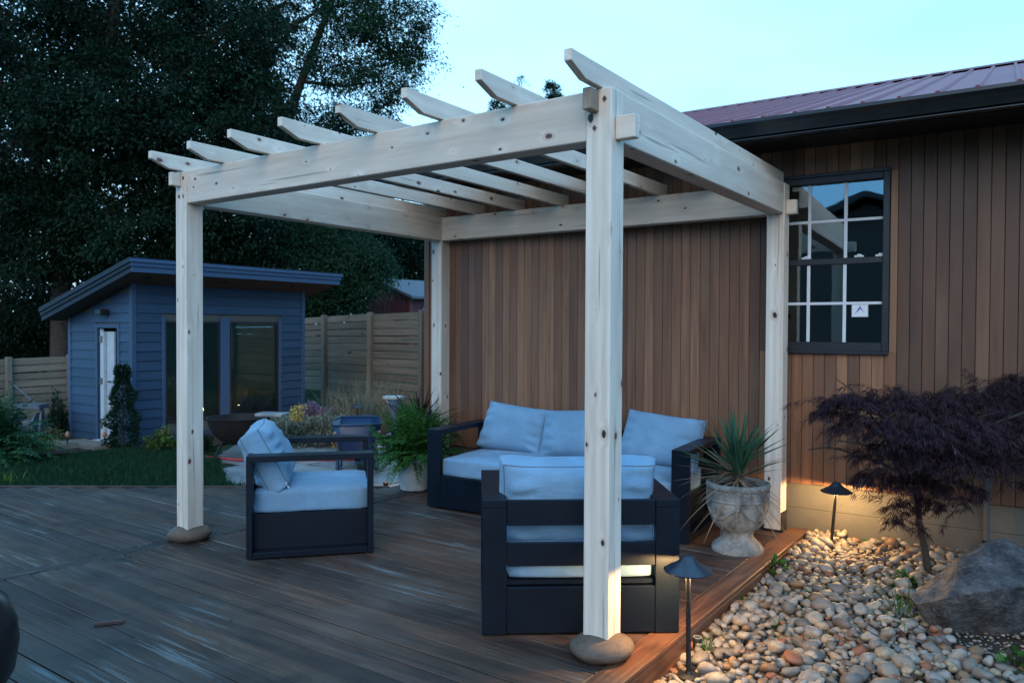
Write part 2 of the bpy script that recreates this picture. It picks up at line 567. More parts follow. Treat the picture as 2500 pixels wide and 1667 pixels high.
def join_geo(parts):
    Vs, Fs, k = [], [], 0
    for V, Fq in parts:
        Vs.append(V); Fs.append(Fq + k); k += len(V)
    return np.concatenate(Vs), np.concatenate(Fs)


def rand_dir(n_):
    return unit(rng.normal(size=(n_, 3)))

# ------------------------------------------------------------------ ground
def gz(x, y):
    z = -0.20
    if x < -7: z -= min(1, (-7 - x) / 3.5) * 0.10
    if x < -11: z -= min(1, (-11 - x) / 5) * 0.16
    if x < -4 and y > 6.2: z += min(1, (y - 6.2) / 2.4) * 0.18
    if x > 0.0: z = -0.17 + 0.035 * max(0, min(y, 3.2))
    if x < -4 and y > 9: z += min(1, (y - 9) / 8) * 1.6
    return z


def ground_mat():
    t = NT('grassy_ground')
    v = t.coords('World')
    f = t.noise(v, 1.3, 5)
    fine = t.noise(v, 45, 3)
    c = t.ramp(f, [(0.35, (0.020, 0.034, 0.016)), (0.6, (0.030, 0.050, 0.020)), (0.75, (0.050, 0.040, 0.024))])
    c = t.mix(t.math('MULTIPLY', fine, 0.6), c, (0.012, 0.016, 0.008))
    t.set(c, 0.95, spec=0.1); t.bump(fine, 0.8, 0.02)
    return t.m


xs = np.concatenate([[-160, -90, -50, -32], np.arange(-24, 5.01, 0.5), [8, 14, 30, 70, 160]])
ys = np.concatenate([[-160, -80, -40, -20], np.arange(-10, 22.01, 0.5), [26, 34, 50, 90, 160]])
V = np.array([(x, y, gz(x, y)) for y in ys for x in xs])
nx = len(xs)
Fq = np.array([(j * nx + i, j * nx + i + 1, (j + 1) * nx + i + 1, (j + 1) * nx + i) for j in range(len(ys) - 1) for i in range(nx - 1)])
ground = struct(link('ground', np_mesh('ground', V, Fq, ground_mat(), True)))

# ------------------------------------------------------------------ deck
def edge_x(y):
    """left edge of the deck (cut at an angle against the lawn)"""
    if y < 0.065: return -7.0 + (y - 0.065) / 0.728
    if y < 2.43: return -7.0 + (y - 0.065) / 0.728
    return -3.80


def seam_x(y):
    return -3.70 + 0.12 * (y + 0.07)


bm_ = MB().box(-9.6, 0.135, -4.4, 0.0, -0.12, -0.05)
poly = [(-7.05, 0.0), (0.135, 0.0), (0.135, 3.2), (-3.78, 3.03), (-3.78, 2.43)]
bm_.prism(poly, -0.12, -0.05, 'z')
deck = struct(bm_.build('deck', M['soil']))
PITCH, BW = 0.148, 0.1425
rb = random.Random(3)
k = 0
y = -4.211
while y < 3.12:
    z = -0.014 + rb.uniform(-0.0015, 0.0015); BW = rb.choice((0.136, 0.139, 0.1415, 0.144))
    x0 = seam_x(y) + 0.075
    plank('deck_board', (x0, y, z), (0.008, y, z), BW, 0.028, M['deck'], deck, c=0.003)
    xl = max(edge_x(y) + 0.10, -9.5)
    xr = seam_x(y) - 0.075
    if xr - xl > 0.15 and y < 2.42:
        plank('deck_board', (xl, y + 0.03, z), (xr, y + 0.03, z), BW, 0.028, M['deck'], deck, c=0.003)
    elif y >= 2.42:
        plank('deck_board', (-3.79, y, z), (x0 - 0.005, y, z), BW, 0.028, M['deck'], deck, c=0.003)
    y += PITCH
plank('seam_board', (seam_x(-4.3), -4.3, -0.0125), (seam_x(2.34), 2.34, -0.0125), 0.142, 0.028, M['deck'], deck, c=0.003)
# border board, right: in two lengths, with the fascia below it
plank('border_board', (0.085, -4.3, -0.011), (0.085, 0.655, -0.011), 0.150, 0.032, M['deck_edge'], deck, c=0.006)
plank('border_board', (0.085, 0.659, -0.011), (0.085, 3.19, -0.011), 0.150, 0.032, M['deck_edge'], deck, c=0.006)
plank('fascia_board', (0.145, -4.3, -0.105), (0.145, 3.19, -0.105), 0.15, 0.024, M['deck_edge'], deck, up=(1, 0, 0))
# rim along the lawn
plank('rim_board', (-9.1, -1.46, -0.048), (-3.80, 2.40, -0.048), 0.040, 0.11, M['deck'], deck, c=0.004)

# ------------------------------------------------------------------ house
TH, WY = 0.04, 3.24
H = Matrix.Translation((0, WY, 0)) @ Matrix.Rotation(TH, 4, 'Z')
house = link('house', None, None, H)
tag(house, 'brown vertical-board house with dark red metal roof and black gutter', 'house')
SL, SR = -3.93, 3.4
ZS, ZT = 0.365, 3.14
WX0, WX1, WZ0, WZ1 = -0.205, 0.722, 1.462, 2.880
b = MB()
b.box(SL + 0.01, WX0, 0.022, 0.12, ZS - 0.01, ZT); b.box(WX1, SR, 0.022, 0.12, ZS - 0.01, ZT)
b.box(WX0, WX1, 0.022, 0.12, ZS - 0.01, WZ0); b.box(WX0, WX1, 0.022, 0.12, WZ1, ZT)
b.box(SL + 0.012, SL + 0.10, 0.12, 6.0, -0.3, ZT)          # gable end going back
wall = b.build('wall', M['dark_room'], house, mw=H)
rb = random.Random(11)


def hp(s, y_, z):
    return H @ Vector((s, y_, z))


HN = (H.to_3x3() @ Vector((0, -1, 0)))
PB = 0.0875
s = SL + 0.115
while s < SR:
    zs = ZS + rb.uniform(-0.004, 0.004) + (0.022 if 0.98 < s < 1.36 else 0)
    yo = 0.011 + rb.uniform(-0.0015, 0.0015)
    segs = [(zs, ZT)]
    if s + PB / 2 > WX0 + 0.005 and s - PB / 2 < WX1 - 0.005:
        segs = [(zs, WZ0 - 0.004), (WZ1 + 0.004, ZT)]
    if s - PB / 2 < WX1 < s + PB / 2 - 0.012:      # board notched beside the window
        e_ = s + PB / 2 - 0.0015
        plank('siding_board', hp((WX1 + 0.004 + e_) / 2, yo, WZ0 - 0.004), hp((WX1 + 0.004 + e_) / 2, yo, WZ1 + 0.004), e_ - WX1 - 0.004, 0.022, M['siding'], wall, up=HN, c=0.0028)
    if s - PB / 2 + 0.012 < WX0 < s + PB / 2:
        e_ = s - PB / 2 + 0.0015
        plank('siding_board', hp((WX0 - 0.004 + e_) / 2, yo, WZ0 - 0.004), hp((WX0 - 0.004 + e_) / 2, yo, WZ1 + 0.004), WX0 - 0.004 - e_, 0.022, M['siding'], wall, up=HN, c=0.0028)
    for a_, b_ in segs:
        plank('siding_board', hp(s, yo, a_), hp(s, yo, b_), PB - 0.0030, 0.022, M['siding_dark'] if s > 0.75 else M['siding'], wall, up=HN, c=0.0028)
    s += PB
plank('corner_board', hp(SL + 0.034, 0.004, ZS), hp(SL + 0.034, 0.004, ZT), 0.07, 0.036, M['siding'], wall, up=HN)
for j in range(20):    # boards of the gable end
    plank('siding_board', hp(SL - 0.004, 0.12 + j * PB, ZS), hp(SL - 0.004, 0.12 + j * PB, ZT), PB - 0.003, 0.02, M['siding'], wall, up=H.to_3x3() @ Vector((-1, 0, 0)), c=0.0028)


def concrete_mat():
    t = NT('grey_foundation')
    v = t.coords('Object')
    a_ = t.noise(v, 2.2, 5, 0.3)
    f = t.noise(v, 70, 4)
    c = t.ramp(a_, [(0.3, (0.085, 0.080, 0.070)), (0.7, (0.13, 0.122, 0.105))])
    c = t.mix(t.ramp(f, [(0.55, 0.0), (0.75, 0.5)]), c, (0.075, 0.07, 0.06))
    sp = t.noise(t.coords('Object', (1, 1, 1)), 160, 1)
    c = t.mix(t.ramp(sp, [(0.76, 0.0), (0.80, 0.6)]), c, (0.34, 0.32, 0.28))
    t.set(c, 0.9, spec=0.2); t.bump(f, 0.35, 0.005)
    return t.m


M['concrete'] = concrete_mat()
b = MB()
b.box(SL + 0.02, SR, 0.030, 0.30, -0.5, 0.152)
b.box(SL + 0.02, SR, 0.033, 0.30, 0.155, ZS + 0.03)
b.build('foundation', M['concrete'], house, mw=H)
# roof: metal sheet with standing ribs
RS = math.tan(R(17.2))
RE_Y, RE_Z, RUN = -0.80, 3.205, 5.6


def roof_mat():
    t = NT('dark_red_metal')
    v = t.coords('Object')
    a_ = t.noise(v, 1.2, 4)
    st = t.noise(t.coords('Object', (14, 0.8, 0.8)), 1.0, 4)
    c = t.ramp(a_, [(0.3, (0.170, 0.026, 0.034)), (0.7, (0.23, 0.038, 0.048))])
    c = t.mix(t.ramp(st, [(0.55, 0.0), (0.8, 0.35)]), c, (0.20, 0.085, 0.095))
    t.set(c, 0.5, 0.0, 0.28)
    return t.m


M['roof'] = roof_mat()
roof = MB().add([(-4.5, RE_Y, RE_Z), (SR, RE_Y, RE_Z), (SR, RE_Y + RUN, RE_Z + RUN * RS), (-4.5, RE_Y + RUN, RE_Z + RUN * RS),
                 (-4.5, RE_Y, RE_Z - 0.02), (SR, RE_Y, RE_Z - 0.02), (SR, RE_Y + RUN, RE_Z + RUN * RS - 0.02), (-4.5, RE_Y + RUN, RE_Z + RUN * RS - 0.02)],
                [(0, 1, 2, 3), (7, 6, 5, 4), (0, 4, 5, 1), (1, 5, 6, 2), (2, 6, 7, 3), (3, 7, 4, 0)]).build('roof', M['roof'], house, mw=H)
rib = MB().add([(-.020, 0, 0), (.020, 0, 0), (.011, 0, .024), (-.011, 0, .024), (-.020, RUN, RUN * RS), (.020, RUN, RUN * RS), (.011, RUN, RUN * RS + .024), (-.011, RUN, RUN * RS + .024)],
               [(0, 1, 2, 3), (7, 6, 5, 4), (0, 3, 7, 4), (3, 2, 6, 7), (2, 1, 5, 6), (1, 0, 4, 5)]).mesh('roof_rib', M['roof'])
for j in range(-18, 17):
    link('roof_rib', rib, roof, H @ Matrix.Translation((-0.28 + 0.2283 * j, RE_Y, RE_Z + 0.001)))
MB().prism([(RE_Y + RUN - 0.13, RE_Z + (RUN - .13) * RS + 0.026), (RE_Y + RUN, RE_Z + RUN * RS + 0.045), (RE_Y + RUN + 0.15, RE_Z + (RUN - .15) * RS + 0.026), (RE_Y + RUN, RE_Z + RUN * RS + 0.028)], -4.5, SR).build('ridge_cap', M['roof'], roof, mw=H)
MB().add([(-4.5, RE_Y + RUN, RE_Z + RUN * RS - .002), (SR, RE_Y + RUN, RE_Z + RUN * RS - .002), (SR, RE_Y + 2 * RUN, RE_Z), (-4.5, RE_Y + 2 * RUN, RE_Z)], [(0, 1, 2, 3)]).build('roof_sheet', M['roof'], roof, mw=H)
# gutter: open trough with a rolled lip and an ogee front
gp = [(-0.755, 3.195), (-0.752, 3.085), (-0.80, 3.070), (-0.838, 3.078), (-0.845, 3.10), (-0.862, 3.145), (-0.880, 3.172), (-0.880, 3.196), (-0.868, 3.196), (-0.868, 3.182), (-0.850, 3.150), (-0.832, 3.092), (-0.768, 3.094), (-0.767, 3.195)]
gut = MB().prism(gp, -4.55, SR).build('gutter', M['gutter'], house, mw=H)
MB().cbox(-4.55, SR, -0.842, -0.776, 3.052, 3.066, 0.004).build('gutter_bead', M['gutter'], gut, mw=H)
MB().box(-4.5, SR, -0.752, -0.728, 3.05, 3.196).build('fascia', M['gutter'], house, mw=H)
MB().box(-4.5, SR, -0.728, 0.10, 3.125, 3.140).build('soffit', M['black'], house, mw=H)
# window
win = MB()
fw = 0.048
win.cbox(WX0, WX0 + fw, -0.022, 0.075, WZ0, WZ1, .004); win.cbox(WX1 - fw, WX1, -0.022, 0.075, WZ0, WZ1, .004)
win.cbox(WX0 + fw, WX1 - fw, -0.020, 0.075, WZ0, WZ0 + 0.075, .004); win.cbox(WX0 + fw, WX1 - fw, -0.020, 0.075, WZ1 - 0.055, WZ1, .004)
win = win.build('window', M['window_frame'], house, mw=H)
MB().cbox(WX0 - 0.012, WX1 + 0.006, -0.040, 0.01, WZ1 - 0.004, WZ1 + 0.024, .004).build('head_trim', M['window_frame'], win, mw=H)
MB().cbox(WX0 - 0.004, WX1 + 0.004, -0.036, 0.01, WZ0 - 0.020, WZ0 + 0.012, .004).build('sill', M['window_frame'], win, mw=H)
GX0, GX1 = WX0 + fw, WX1 - fw
MB().cbox(GX0, GX1, -0.010, 0.06, 2.165, 2.215, .004).build('meeting_rail', M['window_frame'], win, mw=H)
for nm, z0, z1, yy in (('upper_pane', 2.215, WZ1 - 0.055, 0.030), ('lower_pane', WZ0 + 0.075, 2.165, 0.012)):
    MB().box(GX0, GX1, yy, yy + 0.006, z0, z1).build(nm, M['glass'], win, mw=H)
    for fx in (1 / 3, 2 / 3):
        xx = GX0 + (GX1 - GX0) * fx
        MB().cbox(xx - .0125, xx + .0125, yy - 0.009, yy - 0.001, z0 + .001, z1 - .001, .002).build('muntin', M['muntin'], win, mw=H)
    zz = (z0 + z1) / 2
    for j in range(3):
        xa, xb = GX0 + (GX1 - GX0) * j / 3 + (.0127 if j else .001), GX0 + (GX1 - GX0) * (j + 1) / 3 - (.0127 if j < 2 else .001)
        MB().cbox(xa, xb, yy - 0.008, yy - 0.001, zz - .011, zz + .011, .002).build('muntin', M['muntin'], win, mw=H)
for xx in (0.10, 0.50, 0.655):
    MB().cbox(xx - .035, xx + .035, -0.004, 0.022, 2.216, 2.231, .004).cbox(xx - .012, xx + .018, -0.010, 0.018, 2.228, 2.240, .003).build('sash_lock', M['white'], win, mw=H)
stk = MB().box(0.452, 0.572, 0.0085, 0.0105, 1.742, 1.842).build('sticker', M['white'], win, mw=H)
# printed border and the star of two colours
blue = plain('sticker_blue', (0.02, 0.05, 0.36), 0.5, var=.02); purple = plain('sticker_purple', (0.20, 0.10, 0.32), 0.5, var=.02); pale = plain('sticker_grey_blue', (0.16, 0.30, 0.46), 0.5, var=.02)
cx_, cz_ = 0.512, 1.800


def flat(pts, name, mat, y=0.0078):
    k = len(pts)
    MB().prism([(cx_ + a * .1, cz_ + c * .1) for a, c in pts], y, y + 0.0005, 'y').build(name, mat, stk, mw=H)


flat([(-.42, -.40), (-.08, .10), (.10, .10), (.04, .04)], 'print_star_arm', blue)
flat([(-.08, .11), (.0, .36), (.09, .11)], 'print_star_arm', purple)
flat([(.11, .09), (.34, -.26), (.06, .02)], 'print_star_arm', purple)
flat([(-.36, .15), (-.09, .11), (-.02, .03)], 'print_star_arm', pale)
flat([(.34, .17), (.11, .11), (.05, .045)], 'print_star_arm', pale, 0.0074)
for a0, a1, c0, c1 in ((-.56, .56, .375, .385), (-.56, .56, -.535, -.525), (-.565, -.555, -.52, .37), (.555, .565, -.52, .37)):
    flat([(a0, c0), (a1, c0), (a1, c1), (a0, c1)], 'print_border', purple, 0.0076)
# the unlit room behind the window
b = MB()
b.box(-1.6, 2.2, 2.6, 2.65, 0.3, 3.1); b.box(-1.6, 2.2, 0.13, 2.6, 0.28, 0.32); b.box(-1.65, -1.6, 0.13, 2.65, 0.3, 3.1); b.box(2.2, 2.25, 0.13, 2.65, 0.3, 3.1); b.box(-1.6, 2.2, 0.13, 2.6, 3.08, 3.11)
b.box(0.42, 0.50, 2.4, 2.6, 0.3, 3.0); b.box(-0.3, 0.15, 1.6, 1.9, 0.3, 1.7)
b.build('room', M['dark_room'], house, mw=H)
# drain pipe on the wall, behind the maple
pp = MB().tube([hp(1.392, -0.035, 0.02), hp(1.392, -0.035, 0.95)], 0.021, 12).build('drain_pipe', plain('grey_pipe', (0.07, 0.07, 0.07), 0.6), house, 40)
MB().tube([hp(1.392, -0.035, 0.075), hp(1.392, -0.035, 0.10)], 0.027, 12).build('pipe_collar', M['frame'], pp, 40)

# ------------------------------------------------------------------ pergola
PW, PD, PT, PBM = 3.5836, 2.9608, 2.8158, 2.5661
PS = 0.14
perg = thing('pergola', (-1.79, 1.55, 0), 'pale knotty cedar pergola with slanted-end rafters over the seating', 'pergola')
C2 = M['cedar']
posts = {}
PEG = plain('peg_brown', (0.10, 0.048, 0.032), 0.6)
for nm, px_, py_ in (('fr', -PS, 0.0), ('fl', -PW - PS, 0.0), ('br', -PS, PD), ('bl', -PW - PS, PD)):
    cxp, cyp = px_ + PS / 2, py_ + PS / 2
    po = plank('post', (cxp, cyp, 0.012), (cxp, cyp, PT), PS, PS, C2, perg, up=(0, -1, 0), c=0.005)
    posts[nm] = po
    if nm in ('fr', 'fl'):
        for dz, dx in ((-0.055, 0.035), (-0.19, -0.02)):
            peg = MB().prism([(cxp + dx - .011, PT + dz), (cxp + dx, PT + dz - .014), (cxp + dx + .011, PT + dz), (cxp + dx, PT + dz + .014)], -0.007, 0.01, 'y')
            peg.build('wooden_peg', PEG, po)
TB = 0.132   # beam thickness
# beams between posts; through-tenons show on the outer faces
def beam(name, a_, b_, axis):
    z = (PT + PBM) / 2
    return plank('beam', (*a_, z), (*b_, z), TB, PT - PBM - 0.004, C2, perg, c=0.005)


def tenon(x0, x1, y0, y1, z0, z1, par, along, mat=None):
    z = (z0 + z1) / 2
    if along == 'x': plank('tenon', (x0, (y0 + y1) / 2, z), (x1, (y0 + y1) / 2, z), y1 - y0, z1 - z0, mat or C2, par, c=0.004)
    else: plank('tenon', ((x0 + x1) / 2, y0, z), ((x0 + x1) / 2, y1, z), x1 - x0, z1 - z0, mat or C2, par, c=0.004)


bf = beam('front', (-PW + .001, PS / 2), (-PS - .001, PS / 2), 'x')
bb = beam('rear', (-PW + .001, PD + PS / 2), (-PS - .001, PD + PS / 2), 'x')
br_ = beam('right', (-PS / 2, PS + .001), (-PS / 2, PD - .001), 'y')
bl_ = beam('left', (-PW - PS / 2, PS + .001), (-PW - PS / 2, PD - .001), 'y')
tenon(0.001, 0.106, 0.043, 0.098, 2.566, 2.680, bf, 'x'); tenon(-PW - PS - 0.012, -PW - PS - .001, 0.043, 0.098, 2.566, 2.680, bf, 'x')
tenon(0.001, 0.080, PD + 0.043, PD + 0.098, 2.566, 2.680, bb, 'x')
tenon(-0.113, -0.066, -0.085, -0.001, 2.700, 2.805, br_, 'y', M['cedar_end']); tenon(-PW - 0.113, -PW - 0.066, -0.075, -0.001, 2.700, 2.800, bl_, 'y')
# eight rafters, front ends cut back below
YF, YR, RH, RT = -0.30, 3.105, 0.107, 0.041
prof = [(0, 0.055), (0, RH), (YR - YF, RH), (YR - YF, 0), (0.305, 0), (0.150, 0.001)]
prof = [(0, 0.052), (0, RH), (YR - YF, RH), (YR - YF, 0.0), (0.138, 0.0)]
for j in range(8):
    x = -PW - PS / 2 + j * (PW / 7)
    yf = YF + (0.05 if j == 0 else 0.03 if j == 1 else 0) + rb.uniform(-.012, .012)
    # local X runs along the rafter (world +Y)
    me = MB().prism([(a_, c_) for a_, c_ in prof], -RT / 2, RT / 2, 'y').mesh('rafter', C2)
    mw = Matrix(((0, -1, 0, x), (1, 0, 0, yf), (0, 0, 1, PT + 0.001), (0, 0, 0, 1)))
    ra = link('rafter', me, perg, mw)
    md = ra.modifiers.new('edge', 'BEVEL'); md.width = 0.004; md.segments = 2
# round field stones under the front posts, steel shoe under the rear right one
def stone_mat():
    t = NT('brown_field_stone')
    v = t.coords('Object', (1, 1, 1), 1.0)
    a_ = t.noise(v, 7, 5, 0.5); f = t.noise(v, 130, 3)
    c = t.ramp(a_, [(0.3, (0.085, 0.055, 0.036)), (0.55, (0.13, 0.086, 0.060)), (0.75, (0.085, 0.066, 0.052))])
    c = t.mix(t.ramp(f, [(0.6, 0.0), (0.8, 0.5)]), c, (0.24, 0.20, 0.16))
    t.set(c, 0.7, spec=0.3); t.bump(f, 0.25, 0.004)
    return t.m


M['fstone'] = stone_mat()


def pebble_mesh(name, mat, sub, seed, amp=0.22, freq=1.1):
    bm = bmesh.new()
    bmesh.ops.create_icosphere(bm, subdivisions=sub, radius=1.0)
    off = Vector((seed * 3.7, seed * 1.3, seed * 2.1))
    for v in bm.verts:
        d = v.co.normalized()
        h = mnoise.noise(d * freq + off) * amp + mnoise.noise(d * freq * 2.7 + off) * amp * 0.3
        v.co = d * (1 + h)
    me = bpy.data.meshes.new(name); bm.to_mesh(me); bm.free()
    me.shade_smooth(); me.materials.append(mat)
    return me


for (cx0, cy0, sx, sy) in ((-0.06, 0.055, 0.168, 0.150), (-PW - PS / 2, 0.065, 0.160, 0.140)):
    o = link('base_stone', pebble_mesh('base_stone', M['fstone'], 4, cx0 * 9 + 2, 0.10, 0.9), perg, Matrix.Translation((cx0, cy0, 0.050)) @ Matrix.Rotation(0.9, 4, 'Z') @ Matrix.Diagonal((sx, sy, 0.070, 1)))
b = MB()
b.box(-PS - .006, 0.006, PD - .006, PD - .001, 0.001, 0.022); b.box(0.001, 0.007, PD - .006, PD + PS, 0.001, 0.165); b.box(-PS - .007, -PS - .001, PD - .006, PD + PS, 0.001, 0.165); b.box(-PS, 0, PD, PD + PS, 0.001, 0.011)
b.build('post_shoe', M['black'], perg)

# ------------------------------------------------------------------ furniture
def fbox(w, d, h, r, seg=3, nx_=14, ny=10):
    """rounded cushion block with slightly crowned top, local centre at base"""
    bm = bmesh.new()
    bmesh.ops.create_cube(bm, size=1.0)
    for v in bm.verts: v.co = Vector((v.co.x * w, v.co.y * d, (v.co.z + 0.5) * h))
    bmesh.ops.subdivide_edges(bm, edges=bm.edges[:], cuts=9, use_grid_fill=True)
    for v in bm.verts:
        p = v.co
        q = Vector((max(-w / 2 + r, min(w / 2 - r, p.x)), max(-d / 2 + r, min(d / 2 - r, p.y)), max(r, min(h - r, p.z))))
        dd = p - q
        if dd.length > 1e-6: v.co = q + dd.normalized() * r * (1 if (dd.length > 1e-6) else 0)
        u_, w_ = v.co.x / (w / 2), v.co.y / (d / 2)
        crown = (1 - u_ ** 4) * (1 - w_ ** 4)
        if v.co.z > h * 0.6: v.co.z += 0.018 * crown
        nn = mnoise.noise(v.co * 5.0) * 0.006
        v.co += Vector((0, 0, nn))
    return bm


def fmesh(bm, name, mat):
    me = bpy.data.meshes.new(name); bm.to_mesh(me); bm.free(); me.materials.append(mat); me.shade_smooth()
    return me


def pillow_mesh(name, w, h, t, mat, seed=0, edge=0.46, n_=30):
    """boxed back pillow: x width, y height (0..h), z thickness, sagging and wrinkled"""
    V_, F_ = [], []
    off = Vector((seed * 7.1, seed * 3.3, 0))
    us = np.linspace(-1, 1, n_)
    for side in (1, -1):
        for v in us:
            for u in us:
                prof_ = ((1 - abs(u) ** 3.2) * (1 - abs(v) ** 3.2)) ** 0.55
                z = side * t / 2 * (edge + (1 - edge) * prof_)
                x = w / 2 * u * (1 - 0.035 * (1 - v * v)); y_ = h / 2 + h / 2 * v * (1 - 0.045 * (1 - u * u))
                x *= 1 + 0.05 * (1 - (v + 1) / 2)          # settles wider at the bottom
                p = Vector((x * 5, y_ * 5, side * 2.0)) + off
                z += side * prof_ * (mnoise.noise(p * 0.7) * 0.020 + mnoise.noise(p * 2.0) * 0.006)
                # creases running in from the ends
                e = max(0, abs(u) - 0.55) / 0.45
                z += side * 0.012 * e * (1 - e) * 4 * math.sin(y_ * 60 + seed + mnoise.noise(p) * 3)
                y_ += mnoise.noise(Vector((x * 3, seed, v))) * 0.012
                V_.append((x, y_, z))
    N2 = n_ * n_
    for s_ in (0, 1):
        for j in range(n_ - 1):
            for i in range(n_ - 1):
                a_ = s_ * N2 + j * n_ + i
                q = (a_, a_ + 1, a_ + n_ + 1, a_ + n_)
                F_.append(q if s_ == 0 else q[::-1])
    ring = [i for i in range(n_)] + [j * n_ + n_ - 1 for j in range(1, n_)] + [(n_ - 1) * n_ + i for i in range(n_ - 2, -1, -1)] + [j * n_ for j in range(n_ - 2, 0, -1)]
    base_ = len(V_)
    cen = Vector((0, h / 2, 0))
    for a_ in ring:
        q0, q1 = Vector(V_[a_]), Vector(V_[a_ + N2])
        mid = (q0 + q1) / 2; o_ = (mid - cen); o_.z = 0; o_ = o_.normalized()
        V_.append(tuple(mid + o_ * (q0 - q1).length * 0.16))
    k_ = len(ring)
    for i in range(k_):
        a_, b_ = ring[i], ring[(i + 1) % k_]; m0, m1 = base_ + i, base_ + (i + 1) % k_
        F_.append((b_, a_, m0, m1)); F_.append((m1, m0, a_ + N2, b_ + N2))
    me = bpy.data.meshes.new(name); me.from_pydata(V_, [], F_); me.materials.append(mat); me.shade_smooth()
    seam = [[Vector(V_[i]) for i in ring], [Vector(V_[i + N2]) for i in ring]]
    return me, seam


def seat_unit(root, mw, L, D, Ht, AW, nback, seeds, lean, pw, ph, pt, pillow_dx=0.0, pillow_rz=None, back=0.0, edge=0.46):
    """local: x 0..L along the seat, y 0 front .. D back, z up"""
    fr = M['frame']
    T = 0.042
    def part(nm, f, mat=fr, parent=root):
        b = MB(); f(b); return b.build(nm, mat, parent, mw=mw)
    for x0 in (0.0, L - AW):
        x1 = x0 + AW
        arm = part('arm', lambda b: b.cbox(x0, x1, 0.0, D, Ht - T, Ht, .003))
        part('leg', lambda b: b.cbox(x0, x1, 0.0, T, 0.012, Ht - T - .0005, .003))
        part('leg', lambda b: b.cbox(x0, x1, D - T, D, 0.012, Ht - T - .0005, .003))
        part('bottom_rail', lambda b: b.cbox(x0 + .001, x1 - .001, T + .0005, D - T - .0005, 0.012, 0.012 + T, .003))
        xi = x0 + AW - 0.03 if x0 == 0 else x0
        part('side_panel', lambda b: b.box(xi, xi + 0.03, T + .001, D - T - .001, 0.055, 0.30))
        for yy in (0.02, D - 0.05):
            part('foot', lambda b: b.box(x0 + .02, x1 - .02, yy, yy + .03, 0.0, 0.0125), M['black'])
    part('front_panel', lambda b: b.cbox(AW + .001, L - AW - .001, 0.004, 0.03, 0.015, 0.30, .003))
    part('seat_platform', lambda b: b.box(AW + .001, L - AW - .001, 0.032, D - .032, 0.270, 0.292))
    for z0, z1 in ((0.015, 0.262), (0.374, 0.498), (0.592, Ht - .002)):
        part('back_rail', lambda b: b.cbox(AW + .001, L - AW - .001, D - 0.034, D - 0.004, z0, z1, .003))
    cw = L - 2 * AW - 0.012
    cs = fmesh(fbox(cw, D - 0.06, 0.170, 0.028), 'seat_cushion', M['fabric'])
    link('seat_cushion', cs, root, mw @ Matrix.Translation((L / 2, D / 2 - 0.006, 0.293)))
    for k in range(nback):
        me, seam = pillow_mesh('back_cushion', pw, ph, pt, M['fabric'], seeds[k], edge)
        xc = AW + (k + 0.5) * (L - 2 * AW) / nback + pillow_dx
        rz = (pillow_rz[k] if pillow_rz else 0.0)
        yaw_ = R((-3.0, 4.0, -5.0)[k]) if nback > 1 else 0.0
        pm = mw @ Matrix.Translation((xc, D - 0.20 - pt * 0.22 + back + (0, -0.03, 0.015)[k], 0.462)) @ Matrix.Rotation(yaw_, 4, 'Z') @ Matrix.Rotation(R(rz), 4, 'Y') @ Matrix.Rotation(R(90) - lean, 4, 'X')
        # local pillow y is up, z faces the front
        pil = link('back_cushion', me, root, pm)
        sb_ = MB()
        for loop in seam:
            sb_.tube([pm @ p for p in loop] + [pm @ loop[0]], 0.0028, 5, cap=False)
        sb_.build('piping', M['seam'], pil, 60)
    return root


SOFA_A = math.atan2(0.212, 2.434)
sofa = thing('sofa', (-2.89, 1.95, 0), 'long charcoal sofa with three blue-grey back cushions against the board wall', 'sofa', rz=SOFA_A)
seat_unit(sofa, wmat(sofa), 2.44, 0.90, 0.717, 0.14, 3, (1, 2, 3), R(23), 0.70, 0.455, 0.29, 0.0, (4.0, -3.0, 4.5), 0.0, 0.26)
cw_ = 1.06; cd_ = 0.88
# right chair: back to the camera. local x axis runs from its right arm to its left arm as seen from the front
aR = math.atan2(0.663, 0.857)
f_dir = Vector((-math.sin(aR), math.cos(aR), 0))
pFL = Vector((-0.692, -0.109, 0)) + f_dir * cd_ + Vector((math.cos(aR), math.sin(aR), 0)) * cw_   # front-left corner seen from its own front
arm1 = thing('armchair', pFL, 'charcoal slatted armchair turned away, behind the near pergola post', 'armchair', 'pair of deck armchairs', rz=aR + math.pi)
seat_unit(arm1, wmat(arm1), cw_, cd_, 0.728, 0.13, 1, (5,), R(12), 0.83, 0.46, 0.34)
aL = math.atan2(0.667, 0.597)          # facing direction of the left chair
d_ = Vector((math.cos(aL), math.sin(aL), 0))
sd = Vector((-math.sin(aL), math.cos(aL), 0))
nearF = Vector((-2.833, -0.022, 0)) + d_ * cd_
arm2 = thing('armchair', nearF, 'charcoal armchair seen from its side with a tall pillow, by the left post', 'armchair', 'pair of deck armchairs', rz=aL - math.pi / 2 + math.pi)
seat_unit(arm2, wmat(arm2), 1.0, cd_, 0.733, 0.13, 1, (8,), R(28), 0.72, 0.46, 0.30, 0.03, None, 0.05)
MB().box(-0.001, 0.001, -0.006, 0.006, 0, 0.055).build('care_tag', M['white'], arm2, mw=Matrix.Translation(nearF - d_ * 0.60 + sd * 0.165 + Vector((0, 0, 0.468))) @ Matrix.Rotation(0.5, 4, 'X'))
